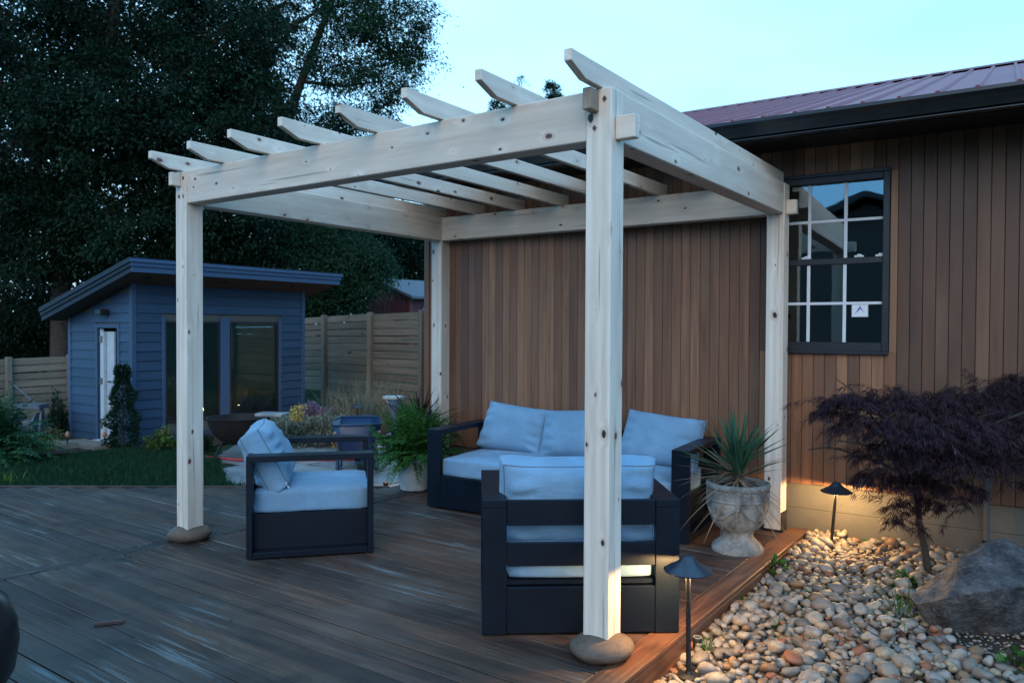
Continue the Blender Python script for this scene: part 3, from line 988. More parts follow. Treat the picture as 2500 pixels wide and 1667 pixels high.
# ------------------------------------------------------------------ lamps
def path_light(loc, h, brim, label, power, lean=(0, 0), seg=32, mat=None):
    root = thing('path_light', loc, label, 'path light', 'garden path lights')
    mt = mat or M['navy']
    top = Vector(loc) + Vector((lean[0], lean[1], h))
    b0 = Vector(loc)
    MB().tube([b0 + Vector((0, 0, -0.05)), top - Vector((0, 0, 0.03))], brim * 0.052, 12).build('stem', M['black'], root, 40)
    MB().lathe([(brim * .24, 0.0), (brim * .24, 0.008), (brim * .08, 0.016), (brim * .06, 0.03)], 20, b0).build('base', M['black'], root, 40)
    r_ = brim / 2
    pr_ = [(r_ * .995, -0.070), (r_, -0.067), (r_ * .80, -0.052), (r_ * .52, -0.034), (r_ * .36, -0.018), (r_ * .28, -0.004), (r_ * .17, 0.004), (0.001, 0.006)]
    inner = [(a_ * .97, z - 0.004) for a_, z in pr_]
    MB().lathe(pr_ + inner[::-1], seg, top, cap=False).build('hat', mt, root, 50)
    bl = MB().lathe([(0.004, -0.062), (0.014, -0.056), (0.016, -0.045), (0.012, -0.036), (0.004, -0.034)], 12, top).build('bulb', M['bulb'], root, 60)
    if power:
        ld = bpy.data.lights.new('lamp', 'POINT'); ld.energy = power / 2; ld.color = (1.0, 0.60, 0.24); ld.shadow_soft_size = 0.012
        for sg in (-1, 1):
            link('lamp', ld, root, Matrix.Translation(top + Vector((0.034 * sg, 0.012 * sg, -0.074))))
    return root


path_light((0.285, 0.335, -0.115), 0.605, 0.245, 'lit mushroom-hat path light on a black stem beside the near post', 42.0, (-0.011, 0.006))
path_light((0.385, 2.93, -0.06), 0.515, 0.232, 'lit mushroom-hat path light against the foundation under the window', 40.0, (0.031, 0.033))
up = thing('ground_spotlight', (0.205, 0.655, -0.12), 'small black stake spotlight among stones beside deck edge', 'spotlight')
MB().lathe([(0.020, -.02), (0.024, 0.0), (0.026, 0.045), (0.023, 0.052), (0.015, 0.050)], 16, (0.205, 0.655, -0.09)).build('housing', M['black'], up, 40)
MB().lathe([(0.0235, 0.046), (0.0245, 0.054), (0.017, 0.0545), (0.016, 0.048)], 16, (0.205, 0.655, -0.09)).build('lens_ring', plain('grey_ring', (0.2, 0.2, 0.2), 0.4), up, 40)

# ------------------------------------------------------------------ river stones
def river_mat():
    t = NT('river_stone')
    ri = t.n('NewGeometry').outputs['Random Per Island']
    oi = t.n('ObjectInfo').outputs['Random']
    f = t.math('FRACT', t.math('ADD', ri, t.math('MULTIPLY', oi, 7.31)))
    v = t.coords('World')
    base = t.ramp(f, [(0.0, (0.30, 0.26, 0.21)), (0.10, (0.36, 0.33, 0.29)), (0.22, (0.22, 0.20, 0.175)), (0.33, (0.42, 0.37, 0.30)), (0.44, (0.26, 0.155, 0.085)), (0.52, (0.185, 0.17, 0.155)),
                      (0.62, (0.32, 0.30, 0.28)), (0.72, (0.27, 0.105, 0.055)), (0.78, (0.15, 0.14, 0.135)), (0.86, (0.40, 0.32, 0.22)), (0.94, (0.24, 0.23, 0.22)), (1.0, (0.46, 0.43, 0.38))])
    base.node.color_ramp.interpolation = 'CONSTANT'
    a_ = t.noise(v, 26, 5, 0.6); fi = t.noise(v, 210, 3)
    c = t.mix(t.ramp(a_, [(0.35, 0.5), (0.6, 0.0)]), base, (0.13, 0.095, 0.065))
    c = t.mix(t.ramp(fi, [(0.58, 0.0), (0.78, 0.35)]), c, (0.42, 0.39, 0.34))
    c = t.mix(1.0, c, (0.80, 0.76, 0.72), 'MULTIPLY')
    t.set(c, t.math('MULTIPLY_ADD', a_, 0.3, 0.42), spec=0.35)
    t.bump(fi, 0.12, 0.003)
    return t.m


M['river'] = river_mat()
# the bed: soil sheet
bx, by = np.linspace(0.158, 4.2, 42), np.linspace(-2.2, 3.26, 56)
V = np.array([(x, y, -0.165 + 0.035 * max(0, y) + 0.012 * mnoise.noise(Vector((x * 3, y * 3, 0)))) for y in by for x in bx])
nb = len(bx)
Fq = np.array([(j * nb + i, j * nb + i + 1, (j + 1) * nb + i + 1, (j + 1) * nb + i) for j in range(len(by) - 1) for i in range(nb - 1)])
bed = struct(link('stone_bed', np_mesh('stone_bed', V, Fq, M['soil'], True)))
BOULDER = Vector((1.50, 1.72, 0))


def bedz(y): return -0.158 + 0.035 * max(0, y)


def soilpatch(x, y):
    return mnoise.noise(Vector((x * 2.6 + 4, y * 2.6, 1.5))) + 1.3 * math.exp(-((x - 0.93) ** 2 + (y - 0.92) ** 2) / 0.035)


cand = []
grid = {}


def try_place(x, y, r_, mn):
    gx, gy = int(x / 0.1), int(y / 0.1)
    for i in (-1, 0, 1):
        for j in (-1, 0, 1):
            for (a_, b_, q) in grid.get((gx + i, gy + j), ()):
                if (a_ - x) ** 2 + (b_ - y) ** 2 < (mn * (q + r_)) ** 2: return False
    grid.setdefault((gx, gy), []).append((x, y, r_))
    return True


rs = random.Random(21)
for layer, (tries, mn) in enumerate(((26000, 0.80), (9000, 0.92))):
    grid = {}
    for _ in range(tries):
        x, y = rs.uniform(0.165, 2.6), rs.uniform(-0.75, 3.245)
        u, v, z = proj((x, y, -0.08))
        if not (-40 < u < 2560 and v < 1720): continue
        r_ = rs.choice((0.016, 0.020, 0.024, 0.028, 0.032, 0.036, 0.042, 0.050)) * rs.uniform(0.85, 1.12)
        if layer and soilpatch(x, y) > 0.22: continue
        if not layer and soilpatch(x, y) > 0.55 and rs.random() < 0.7: r_ *= 0.5
        if x - r_ < 0.165 and layer: continue
        if (Vector((x, y, 0)) - BOULDER).length < 0.24: continue
        if y > 3.24 + 0.04 * x - r_: continue
        if not try_place(x, y, r_, mn): continue
        z = bedz(y) + r_ * 0.35 if layer == 0 else bedz(y) + 0.052 + rs.uniform(-0.010, 0.012)
        cand.append((x, y, z, r_, z))
SM = [pebble_mesh('river_stone', M['river'], 2, 10 + i * 1.7, 0.42, 1.0) for i in range(14)]
SMn = []
for me in SM:
    co = np.empty(len(me.vertices) * 3); me.vertices.foreach_get('co', co)
    fc = np.empty(len(me.polygons) * 3, np.int32); me.polygons.foreach_get('vertices', fc)
    SMn.append((co.reshape(-1, 3), fc.reshape(-1, 3)))
lo_src = [pebble_mesh('stone_lo', M['river'], 2, 60 + i * 1.7, 0.42, 1.0) for i in range(8)]
LO = []
for me in lo_src:
    co = np.empty(len(me.vertices) * 3); me.vertices.foreach_get('co', co)
    fc = np.empty(len(me.polygons) * 3, np.int32); me.polygons.foreach_get('vertices', fc)
    LO.append((co.reshape(-1, 3), fc.reshape(-1, 3)))
    bpy.data.meshes.remove(me)


GR = []
for i in range(4):
    me = pebble_mesh('grit', M['river'], 1, 90 + i * 2.3, 0.35, 1.3)
    co = np.empty(len(me.vertices) * 3); me.vertices.foreach_get('co', co)
    fc = np.empty(len(me.polygons) * 3, np.int32); me.polygons.foreach_get('vertices', fc)
    GR.append((co.reshape(-1, 3), fc.reshape(-1, 3))); bpy.data.meshes.remove(me)


def stone_m(x, y, z, r_):
    e = rs.uniform(1.0, 1.45)
    return Matrix.Translation((x, y, z)) @ Matrix.Rotation(rs.uniform(0, 6.3), 4, 'Z') @ Matrix.Rotation(rs.gauss(0, 0.28), 4, 'X') @ Matrix.Rotation(rs.gauss(0, 0.28), 4, 'Y') @ Matrix.Diagonal((r_ * e, r_ * rs.uniform(0.85, 1.05), r_ * rs.uniform(0.55, 0.85), 1))


def score(c):
    u, v, z = proj(c[:3])
    if not (0 < u < 2500 and v < 1667): return 0
    return (c[3] / z) * (1.0 if c[4] > bedz(c[1]) + 0.03 else 0.55)


cand.sort(key=score, reverse=True)
for c in cand[:300]:
    link('river_stone', rs.choice(SM), bed, stone_m(*c[:4]))
parts = []
for c in cand[300:]:
    co, fc = rs.choice(LO)
    mm = np.array(stone_m(*c[:4]))
    parts.append((co @ mm[:3, :3].T + mm[:3, 3], fc))
for _ in range(6500):      # grit between the stones
    x, y = rs.uniform(0.165, 2.4), rs.uniform(-0.6, 3.2)
    u, v, z = proj((x, y, -0.1))
    if not (0 < u < 2500 and v < 1690): continue
    co, fc = GR[rs.randrange(len(GR))]
    q = rs.uniform(0.004, 0.011)
    mm = np.array(Matrix.Translation((x, y, bedz(y) + 0.004)) @ Matrix.Rotation(rs.uniform(0, 6.3), 4, 'Z') @ Matrix.Diagonal((q * 1.3, q, q * .7, 1)))
    parts.append((co @ mm[:3, :3].T + mm[:3, 3], fc))
V, Fq = join_geo(parts)
tag(link('river_stones', np_mesh('river_stones', V, Fq, M['river'], True), bed), kind='stuff')

# boulder
def boulder_mat():
    t = NT('grey_boulder')
    v = t.coords('Object')
    a_ = t.noise(v, 7.5, 7, 0.25, 0.72); f = t.noise(v, 34, 5, 0.2, 0.7)
    c = t.ramp(a_, [(0.34, (0.020, 0.019, 0.021)), (0.47, (0.058, 0.054, 0.054)), (0.60, (0.105, 0.100, 0.098)), (0.72, (0.17, 0.165, 0.16))])
    rust = t.noise(v, 2.2, 3)
    c = t.mix(t.ramp(rust, [(0.54, 0.0), (0.68, 0.6)]), c, (0.085, 0.055, 0.042))
    c = t.mix(t.ramp(f, [(0.56, 0.0), (0.70, 0.5)]), c, (0.21, 0.22, 0.22))
    vein = t.n('TexVoronoi', _feature='DISTANCE_TO_EDGE', Scale=3.2)
    wv = t.n('VectorMath', _operation='ADD'); nzz = t.n('TexNoise', Scale=3.0, Detail=3); t.l(v, nzz.inputs['Vector']); t.l(v, wv.inputs[0]); t.l(nzz.outputs['Color'], wv.inputs[1]); t.l(wv.outputs[0], vein.inputs['Vector'])
    c = t.mix(t.ramp(vein.outputs['Distance'], [(0.0, 0.6), (0.018, 0.0)]), c, (0.03, 0.028, 0.03))
    t.set(c, 0.62, spec=0.35)
    t.bump(t.math('ADD', a_, t.math('MULTIPLY', f, 0.5)), 0.9, 0.05)
    return t.m


M['boulder'] = boulder_mat()


def rock(name, pts, mat, label, cat='rock', disp=0.025, sub=4, base=None, smooth=28, parent=None):
    bm = bmesh.new()
    for p in pts: bm.verts.new(p)
    bmesh.ops.convex_hull(bm, input=bm.verts[:])
    bmesh.ops.triangulate(bm, faces=bm.faces[:])
    for _ in range(sub):
        lim = 0.05
        es = [e for e in bm.edges if e.calc_length() > disp * 2.0]
        if not es: break
        bmesh.ops.subdivide_edges(bm, edges=es, cuts=1)
        bmesh.ops.triangulate(bm, faces=bm.faces[:])
    bm.normal_update()
    for v in bm.verts:
        h = mnoise.noise(v.co * 4.0) * 1.0 + mnoise.noise(v.co * 11.0) * 0.45 + mnoise.noise(v.co * 27) * 0.2
        v.co += v.normal * h * disp
    c0 = sum((Vector(p) for p in pts), Vector()) / len(pts)
    c0.z = min(p[2] for p in pts)
    for v in bm.verts: v.co -= c0
    me = bpy.data.meshes.new(name); bm.to_mesh(me); bm.free()
    me.materials.append(mat); me.shade_smooth(); me.set_sharp_from_angle(angle=R(smooth))
    o = link(name, me, parent, Matrix.Translation(c0))
    if label: tag(o, label, cat)
    return o


BP = [at(2440, 1312, 4.66), at(2455, 1330, 4.62), at(2395, 1334, 4.70), at(2480, 1400, 4.46), at(2328, 1376, 4.66), at(2250, 1430, 4.60), at(2222, 1455, 4.52), at(2230, 1475, 4.42), at(2300, 1462, 4.33), at(2420, 1440, 4.28), at(2500, 1432, 4.26), at(2290, 1525, 4.42), at(2425, 1548, 4.38), at(2500, 1545, 4.40), at(2640, 1560, 4.40), at(2510, 1405, 4.44), at(2640, 1410, 4.48), at(2720, 1480, 4.4), at(2460, 1400, 5.0), at(2640, 1420, 5.0), at(2270, 1450, 4.85), at(2560, 1640, 4.46), at(2330, 1600, 4.46)]
rock('boulder', BP, M['boulder'], 'large pointed grey boulder lying in the river stones under the maple', 'boulder', 0.030, 7, smooth=16)

# ------------------------------------------------------------------ purple laceleaf maple
def tube_np(mb, path, r0, r1, seg=6):
    k = len(path)
    mb.tube(path, [r0 + (r1 - r0) * i / (k - 1) for i in range(k)], seg)


def palm_leaves(P, Dr, size, lobes=7, spread=1.25, droop=0.35, wd=0.11):
    """finely cut palmate leaves: thin lobes fanning from each point"""
    N_ = len(P)
    Dr = unit(Dr); up = np.tile(np.array([[0, 0, 1.0]]), (N_, 1)) + rng.normal(size=(N_, 3)) * 0.35
    S = unit(np.cross(Dr, up)); Up = np.cross(S, Dr)
    out_ = []
    for a_ in np.linspace(-spread, spread, lobes):
        d = Dr * math.cos(a_) + S * math.sin(a_)
        d = unit(d + np.array([0, 0, -droop]) * rng.uniform(0.2, 1.2, (N_, 1)))
        L = size * (1 - 0.42 * abs(a_) / spread) * rng.uniform(0.75, 1.15, (N_, 1))
        s2 = unit(np.cross(d, Up))
        p1 = P + d * L * 0.5 + s2 * L * wd / 2; p2 = P + d * L * 0.5 - s2 * L * wd / 2
        p3 = P + d * L + np.array([0, 0, -1]) * L * 0.16
        V_ = np.stack([P, p1, p3, p2], 1).reshape(-1, 3)
        out_.append((V_, np.arange(len(V_)).reshape(-1, 4)))
    return join_geo(out_)


M['maple_leaf'] = leafmat('purple_maple_leaf', (0.012, 0.007, 0.010), (0.027, 0.014, 0.019), (0.056, 0.032, 0.040), 0.12, 0.5, 5.0, 0.6)
M['bark'] = plain('grey_brown_bark', (0.055, 0.042, 0.034), 0.9, 0, 0.4, 18, 0.8, 60, spec=0.1)
M['maple_bark'] = plain('maple_bark', (0.050, 0.042, 0.032), 0.8, 0, 0.3, 25, 0.4, 80, spec=0.2)
MBASE = Vector((1.075, 2.645, -0.09))
maple = thing('maple_tree', MBASE, 'small weeping maple with lacy dark purple leaves before the board wall', 'tree')
rm = random.Random(5)
tr = MB()
fork = MBASE + Vector((-0.06, 0.0, 0.62))
tr.tube([MBASE + Vector((0.02, 0, -0.05)), MBASE + Vector((0.0, 0.0, 0.15)), MBASE + Vector((-0.05, 0.01, 0.40)), fork], [0.030, 0.026, 0.022, 0.021], 10)
ends = []
# tiers: (direction degrees, reach, tip height)
for k in range(15):
    a_ = k * 2.399 + 0.4
    reach = rm.uniform(0.55, 1.0)
    hgt = rm.uniform(0.75, 1.30)
    start = fork + Vector((0, 0, rm.uniform(-0.1, 0.15)))
    tip = Vector((fork.x + 0.22 + math.cos(a_) * reach * 1.0, fork.y + math.sin(a_) * reach * 0.42, hgt))
    mid = (start + tip) / 2 + Vector((0, 0, 0.22))
    pts_ = [start.lerp(mid, t_).lerp(mid.lerp(tip, t_), t_) + Vector((rm.gauss(0, .012), rm.gauss(0, .012), rm.gauss(0, .012))) for t_ in np.linspace(0, 1, 7)]
    tube_np(tr, pts_, 0.014, 0.004)
    ends.append(pts_)
tr.build('trunk', M['maple_bark'], maple, 60)
LP, LD = [], []


def cloud(c_, rx, ry, rz, n_, out=0.8):
    """flat drooping pad of leaves"""
    for _ in range(n_):
        a_ = rm.uniform(0, 2 * math.pi); q = math.sqrt(rm.random())
        x, y = math.cos(a_) * q, math.sin(a_) * q
        z = (1 - q * q) * rm.uniform(0.15, 1.0) - q ** 3 * rm.uniform(0.0, 0.7)
        LP.append((c_[0] + x * rx, c_[1] + y * ry, c_[2] + z * rz)); LD.append((x * out + rm.gauss(0, .4), y * out * 0.8 - 0.25 + rm.gauss(0, .4), rm.gauss(-0.15, .25)))


for (u, v, d, rx, rz, n_) in ((2075, 985, 5.15, 0.17, 0.10, 330), (2030, 1010, 5.2, 0.12, 0.08, 160), (2170, 985, 5.2, 0.22, 0.13, 480), (2120, 1040, 5.05, 0.20, 0.12, 380), (2260, 1000, 5.25, 0.26, 0.14, 600), (2230, 1060, 4.95, 0.26, 0.15, 600),
                              (2360, 990, 5.3, 0.26, 0.15, 620), (2350, 1060, 4.95, 0.27, 0.15, 620), (2460, 985, 5.3, 0.26, 0.16, 620), (2460, 1050, 5.0, 0.27, 0.16, 620), (2560, 985, 5.3, 0.25, 0.16, 420), (2570, 1060, 5.1, 0.25, 0.16, 420), (2500, 940, 5.4, 0.20, 0.10, 300), (2180, 1110, 5.1, 0.22, 0.14, 480), (2290, 1120, 4.95, 0.26, 0.15, 560),
                              (2400, 1130, 4.95, 0.26, 0.14, 500), (2520, 1130, 5.05, 0.26, 0.14, 420), (2140, 1170, 5.1, 0.14, 0.10, 230), (2230, 1180, 5.1, 0.18, 0.10, 300), (2320, 1190, 5.1, 0.20, 0.09, 260), (2600, 1180, 5.1, 0.22, 0.14, 260), (2200, 1240, 5.2, 0.10, 0.10, 120), (2185, 1275, 5.15, 0.06, 0.08, 70), (2260, 1230, 5.2, 0.10, 0.08, 110), (2240, 1290, 5.2, 0.05, 0.06, 40)):
    c_ = at(u, v, d)
    cloud(c_, rx * 1.12, rx * 0.9, rz, int(n_ * 0.66))
for k in range(46):
    u0, v0 = rm.choice(((2010, 985), (2060, 965), (2120, 950), (2200, 945), (2280, 950), (2360, 940), (2440, 925), (2500, 905), (2100, 1090), (2060, 1030), (2150, 1200), (2110, 1160), (2330, 1215), (2420, 1180)))
    st0 = at(u0 + rm.uniform(-20, 40), v0 + rm.uniform(0, 30), rm.uniform(4.95, 5.3)); dd_ = Vector((rm.uniform(-1, .3), rm.uniform(-.6, .2), rm.uniform(-.1, .55))).normalized()
    for i in range(rm.randint(4, 9)):
        q = st0 + dd_ * 0.028 * i; dd_ = (dd_ + Vector((0, 0, -.10))).normalized()
        LP.append(tuple(q)); LD.append(tuple(dd_ + Vector((rm.gauss(0, .5), rm.gauss(0, .5), rm.gauss(0, .2)))))
V, Fq = palm_leaves(np.array(LP), np.array(LD), 0.074, 7, 1.15, 0.6, 0.085)
link('crown', np_mesh('crown', V, Fq, M['maple_leaf']), maple)
tw = MB()
tw.tube([at(2308, 1065, 4.85), at(2325, 1085, 4.83), at(2336, 1115, 4.82), at(2330, 1150, 4.84)], 0.0022, 5)
tw.build('bare_twig', plain('pale_twig', (0.30, 0.24, 0.18), 0.8), maple, 60)

# ------------------------------------------------------------------ urn with yucca
def urn_mat():
    t = NT('weathered_urn')
    v = t.coords('Object')
    a_ = t.noise(v, 9, 6, 0.6, 0.65); f = t.noise(v, 60, 4)
    c = t.ramp(a_, [(0.34, (0.085, 0.087, 0.085)), (0.50, (0.19, 0.195, 0.185)), (0.68, (0.30, 0.30, 0.28))])
    c = t.mix(t.ramp(f, [(0.55, 0.0), (0.72, 0.55)]), c, (0.10, 0.095, 0.085))
    t.set(c, 0.85, spec=0.2); t.bump(t.math('ADD', a_, t.math('MULTIPLY', f, 0.5)), 0.5, 0.012)
    return t.m


M['urn'] = urn_mat()
UP = Vector((-0.125, 2.275, 0.0))
urn = thing('urn_planter', UP, 'weathered stone urn with key-pattern rim holding a spiky yucca', 'planter')
prof_u = [(0.150, 0.0), (0.186, 0.004), (0.188, 0.028), (0.176, 0.050), (0.150, 0.075), (0.122, 0.100), (0.112, 0.125), (0.116, 0.146), (0.118, 0.156), (0.152, 0.178), (0.186, 0.225), (0.207, 0.290), (0.214, 0.360), (0.214, 0.380), (0.224, 0.386), (0.224, 0.396), (0.212, 0.402), (0.214, 0.462), (0.226, 0.470), (0.232, 0.490), (0.230, 0.508), (0.212, 0.512), (0.200, 0.500), (0.195, 0.46)]
MB().lathe(prof_u, 48, UP).build('urn', M['urn'], urn, 50)
# octagonal plinth lip, key ornaments, swags and lugs
for k in range(11):
    a_ = k * 2 * math.pi / 11 - 0.3
    g = MB()
    mt_ = Matrix.Translation(UP) @ Matrix.Rotation(a_, 4, 'Z')
    q = 0.2135
    for y0, y1, z0, z1 in ((-.045, .045, .445, .452), (-.045, -.038, .412, .445), (-.045, .020, .410, .417), (.014, .021, .417, .437), (-.022, .021, .431, .438), (-.022, -.015, .420, .431)):
        g.box(q - 0.004, q + 0.006, y0, y1, z0, z1, mt_)
    g.build('key_ornament', M['urn'], urn)
for k in range(4):
    a0 = k * math.pi / 2 + 0.35
    pth = []
    for t_ in np.linspace(0, 1, 9):
        a_ = a0 + t_ * math.pi / 2
        z = 0.365 - 0.105 * math.sin(t_ * math.pi)
        rr = np.interp(z, [0.245, 0.310, 0.360, 0.380], [0.176, 0.203, 0.214, 0.214]) + 0.004
        pth.append(UP + Vector((rr * math.cos(a_), rr * math.sin(a_), z)))
    MB().tube(pth, [0.007 + 0.010 * math.sin(math.pi * i / 8) for i in range(9)], 8).build('swag', M['urn'], urn, 60)
    mt_ = Matrix.Translation(UP) @ Matrix.Rotation(a0, 4, 'Z')
    MB().cbox(0.195, 0.226, -0.020, 0.020, 0.33, 0.475, .008, mt_).build('lug', M['urn'], urn)
MB().lathe([(0.001, 0.468), (0.19, 0.466), (0.199, 0.462)], 24, UP, cap=False).build('potting_soil', M['soil'], urn)
M['yucca'] = leafmat('yucca_leaf', (0.020, 0.055, 0.034), (0.035, 0.092, 0.052), (0.085, 0.17, 0.105), 0.1, 0.45, 6.0, 0.7)
M['dry_leaf'] = leafmat('dry_yucca_leaf', (0.11, 0.075, 0.048), (0.21, 0.15, 0.10), (0.33, 0.25, 0.17), 0.1, 0.7, 6.0, 0.7)


def blade(base, d, L, w, droop, seg=6, fold=0.25):
    """one strap leaf as a folded strip"""
    d = Vector(d).normalized(); s_ = d.cross(Vector((0, 0, 1)));
    if s_.length < 1e-3: s_ = Vector((1, 0, 0))
    s_.normalize(); V_, F_ = [], []
    p = Vector(base); dirn = d.copy()
    for i in range(seg + 1):
        t_ = i / seg
        ww = w * (0.55 + 0.9 * t_ if t_ < 0.45 else (1 - t_) / 0.55 * 0.955) * 0.5 + 0.0006
        nrm = s_.cross(dirn)
        V_ += [p - s_ * ww + nrm * ww * fold, p - nrm * ww * 0.3, p + s_ * ww + nrm * ww * fold]
        p = p + dirn * (L / seg); dirn = (dirn + Vector((0, 0, -droop / seg))).normalized()
    for i in range(seg):
        a_ = i * 3
        F_ += [(a_, a_ + 1, a_ + 4, a_ + 3), (a_ + 1, a_ + 2, a_ + 5, a_ + 4)]
    return V_, F_


ry = random.Random(9)
yc = thing('yucca_plant', UP + Vector((0, 0, 0.47)), 'spiky green yucca with drooping dry lower leaves in the urn', 'plant')
crown_c = UP + Vector((0.0, 0, 0.60))
MB().tube([UP + Vector((0, 0, 0.46)), crown_c], [0.035, 0.030], 8).build('stem', M['bark'], yc, 60)
for k in range(78):
    el = R(ry.uniform(18, 86)); az = ry.uniform(0, 2 * math.pi)
    v_, f_ = blade(crown_c + Vector((ry.gauss(0, .012), ry.gauss(0, .012), ry.uniform(-.06, .04))), (math.cos(az) * math.cos(el), math.sin(az) * math.cos(el), math.sin(el)), ry.uniform(0.34, 0.52), ry.uniform(0.026, 0.040), ry.uniform(0.0, 0.25))
    MB().add(v_, f_).build('leaf', M['yucca'], yc)
for k in range(60):
    el = R(ry.uniform(-45, 40)); az = ry.uniform(0, 2 * math.pi)
    v_, f_ = blade(crown_c + Vector((ry.gauss(0, .015), ry.gauss(0, .015), ry.uniform(-.10, -.03))), (math.cos(az) * math.cos(el), math.sin(az) * math.cos(el), math.sin(el)), ry.uniform(0.34, 0.60), ry.uniform(0.010, 0.019), ry.uniform(0.1, 0.7))
    MB().add(v_, f_).build('dry_leaf', M['dry_leaf'], yc)

# ------------------------------------------------------------------ fern in a white pot
def fern_fronds(base, n_, Lr, spread, droop, seed, pin=26, pl=0.05, elev=(35, 88)):
    rf = random.Random(seed); P, Dv, Nv, Ls, stems = [], [], [], [], MB()
    for k in range(n_):
        az = rf.uniform(0, 2 * math.pi); el = R(rf.uniform(*elev)); L = rf.uniform(*Lr)
        d = Vector((math.cos(az) * math.cos(el), math.sin(az) * math.cos(el), math.sin(el)))
        p = Vector(base) + Vector((rf.gauss(0, spread), rf.gauss(0, spread), 0)); path = []
        dr = rf.uniform(*droop)
        for i in range(pin + 1):
            path.append(p.copy()); p = p + d * (L / pin); d = (d + Vector((0, 0, -dr / pin))).normalized()
        stems.tube(path[::4] + [path[-1]], 0.0016, 3, cap=False)
        for i in range(2, pin):
            t_ = i / pin; tg = (path[i + 1] - path[i - 1]).normalized(); s_ = tg.cross(Vector((0, 0, 1)))
            s_ = s_.normalized() if s_.length > 1e-3 else Vector((1, 0, 0)); nn = s_.cross(tg)
            ll = pl * (math.sin(math.pi * (0.12 + 0.86 * t_)) ** 0.7)
            for sg in (1, -1):
                P.append(path[i]); Dv.append(s_ * sg + tg * 0.45 - Vector((0, 0, 0.2)) + Vector((rf.gauss(0, .15), rf.gauss(0, .15), rf.gauss(0, .2)))); Nv.append(nn + Vector((rf.gauss(0, .3), rf.gauss(0, .3), 0))); Ls.append(ll)
    V_, F_ = leaf_geo(np.array(P), np.array(Dv), np.array(Nv), np.array(Ls), np.array(Ls) * 0.34)
    return V_, F_, stems


M['fern'] = leafmat('fern_green', (0.020, 0.060, 0.012), (0.040, 0.115, 0.022), (0.075, 0.19, 0.040), 0.25, 0.5, 5, 0.5)
M['fern_dark'] = leafmat('fern_dark_green', (0.010, 0.034, 0.014), (0.020, 0.065, 0.026), (0.045, 0.12, 0.05), 0.2, 0.5, 3, 0.5)
FP = Vector((-3.52, 2.47, 0.0))


def pot_mat():
    t = NT('whitewashed_pot')
    v = t.coords('Object', (1, 1, 1))
    a_ = t.noise(v, 5, 4, 0.3); f = t.noise(t.coords('Object', (30, 30, 6)), 2.0, 4)
    c = t.ramp(a_, [(0.35, (0.36, 0.37, 0.36)), (0.65, (0.52, 0.52, 0.50))])
    c = t.mix(t.ramp(f, [(0.56, 0.0), (0.66, 0.45)]), c, (0.22, 0.23, 0.23))
    t.set(c, 0.75, spec=0.3); t.bump(f, 0.25, 0.008)
    return t.m


M['pot'] = pot_mat()
fpot = thing('flower_pot', FP, 'whitewashed round pot with a bushy fern on the deck corner', 'pot')
MB().lathe([(0.128, 0.0), (0.140, 0.008), (0.170, 0.26), (0.176, 0.30), (0.178, 0.335), (0.164, 0.335), (0.158, 0.30)], 32, FP).build('pot', M['pot'], fpot, 40)
MB().lathe([(0.001, 0.31), (0.159, 0.308)], 20, FP, cap=False).build('potting_soil', M['soil'], fpot)
fern = thing('potted_fern', FP + Vector((0, 0, 0.30)), 'bright green bushy fern growing in the whitewashed pot', 'plant')
V, Fq, st_ = fern_fronds(FP + Vector((0, 0, 0.33)), 300, (0.30, 0.66), 0.08, (0.6, 1.8), 4, 28, 0.062, (12, 88))
link('fronds', np_mesh('fronds', V, Fq, M['fern']), fern)
st_.build('stems', M['fern_dark'], fern)
# ------------------------------------------------------------------ flagstone patio
def flag_mat():
    t = NT('blue_grey_flagstone')
    oi = t.n('ObjectInfo').outputs['Random']
    v = t.coords('World')
    a_ = t.noise(v, 3, 5, 0.6); f = t.noise(v, 30, 4)
    c = t.ramp(oi, [(0.0, (0.22, 0.225, 0.23)), (0.5, (0.29, 0.285, 0.275)), (1.0, (0.35, 0.325, 0.29))])
    c = t.mix(t.ramp(a_, [(0.4, 0.5), (0.65, 0.0)]), c, (0.085, 0.088, 0.09))
    t.set(c, t.math('MULTIPLY_ADD', a_, 0.4, 0.15), spec=0.5); t.bump(f, 0.2, 0.006)
    return t.m


M['flag'] = flag_mat()
patio = []
pb = MB()
pv = [(-9.0, 4.35), (-7.9, 3.15), (-6.2, 2.05), (-4.2, 2.45), (-4.0, 3.6), (-4.4, 6.0), (-5.8, 6.6), (-7.6, 5.4)]
pat = struct(MB().prism(pv, -0.26, -0.212, 'z').build('patio', plain('patio_joint_sand', (0.13, 0.125, 0.115), 0.95)))
rf = random.Random(14)
gx = 0.62
row = 0
yy = 1.9
while yy < 6.8:
    xx = -9.2 + (row % 2) * 0.3
    while xx < -3.8:
        w_ = gx * rf.uniform(0.8, 1.25); h_ = 0.52
        cx_, cy_ = xx + w_ / 2, yy + h_ / 2
        inside = False
        for i in range(len(pv)):
            (x1, y1), (x2, y2) = pv[i], pv[(i + 1) % len(pv)]
            if (y1 > cy_) != (y2 > cy_) and cx_ < (x2 - x1) * (cy_ - y1) / (y2 - y1) + x1: inside = not inside
        if inside:
            poly_ = []
            for a_, b_ in ((-.5, -.5), (0, -.52), (.5, -.5), (.52, 0), (.5, .5), (0, .5), (-.5, .5), (-.5, 0)):
                poly_.append((cx_ + a_ * (w_ - 0.012) + rf.gauss(0, .014), cy_ + b_ * (h_ - 0.012) + rf.gauss(0, .014)))
            MB().prism(poly_, -0.225, -0.190 + rf.uniform(-.004, .004), 'z').build('flagstone', M['flag'], pat)
        xx += w_
    yy += 0.52; row += 1

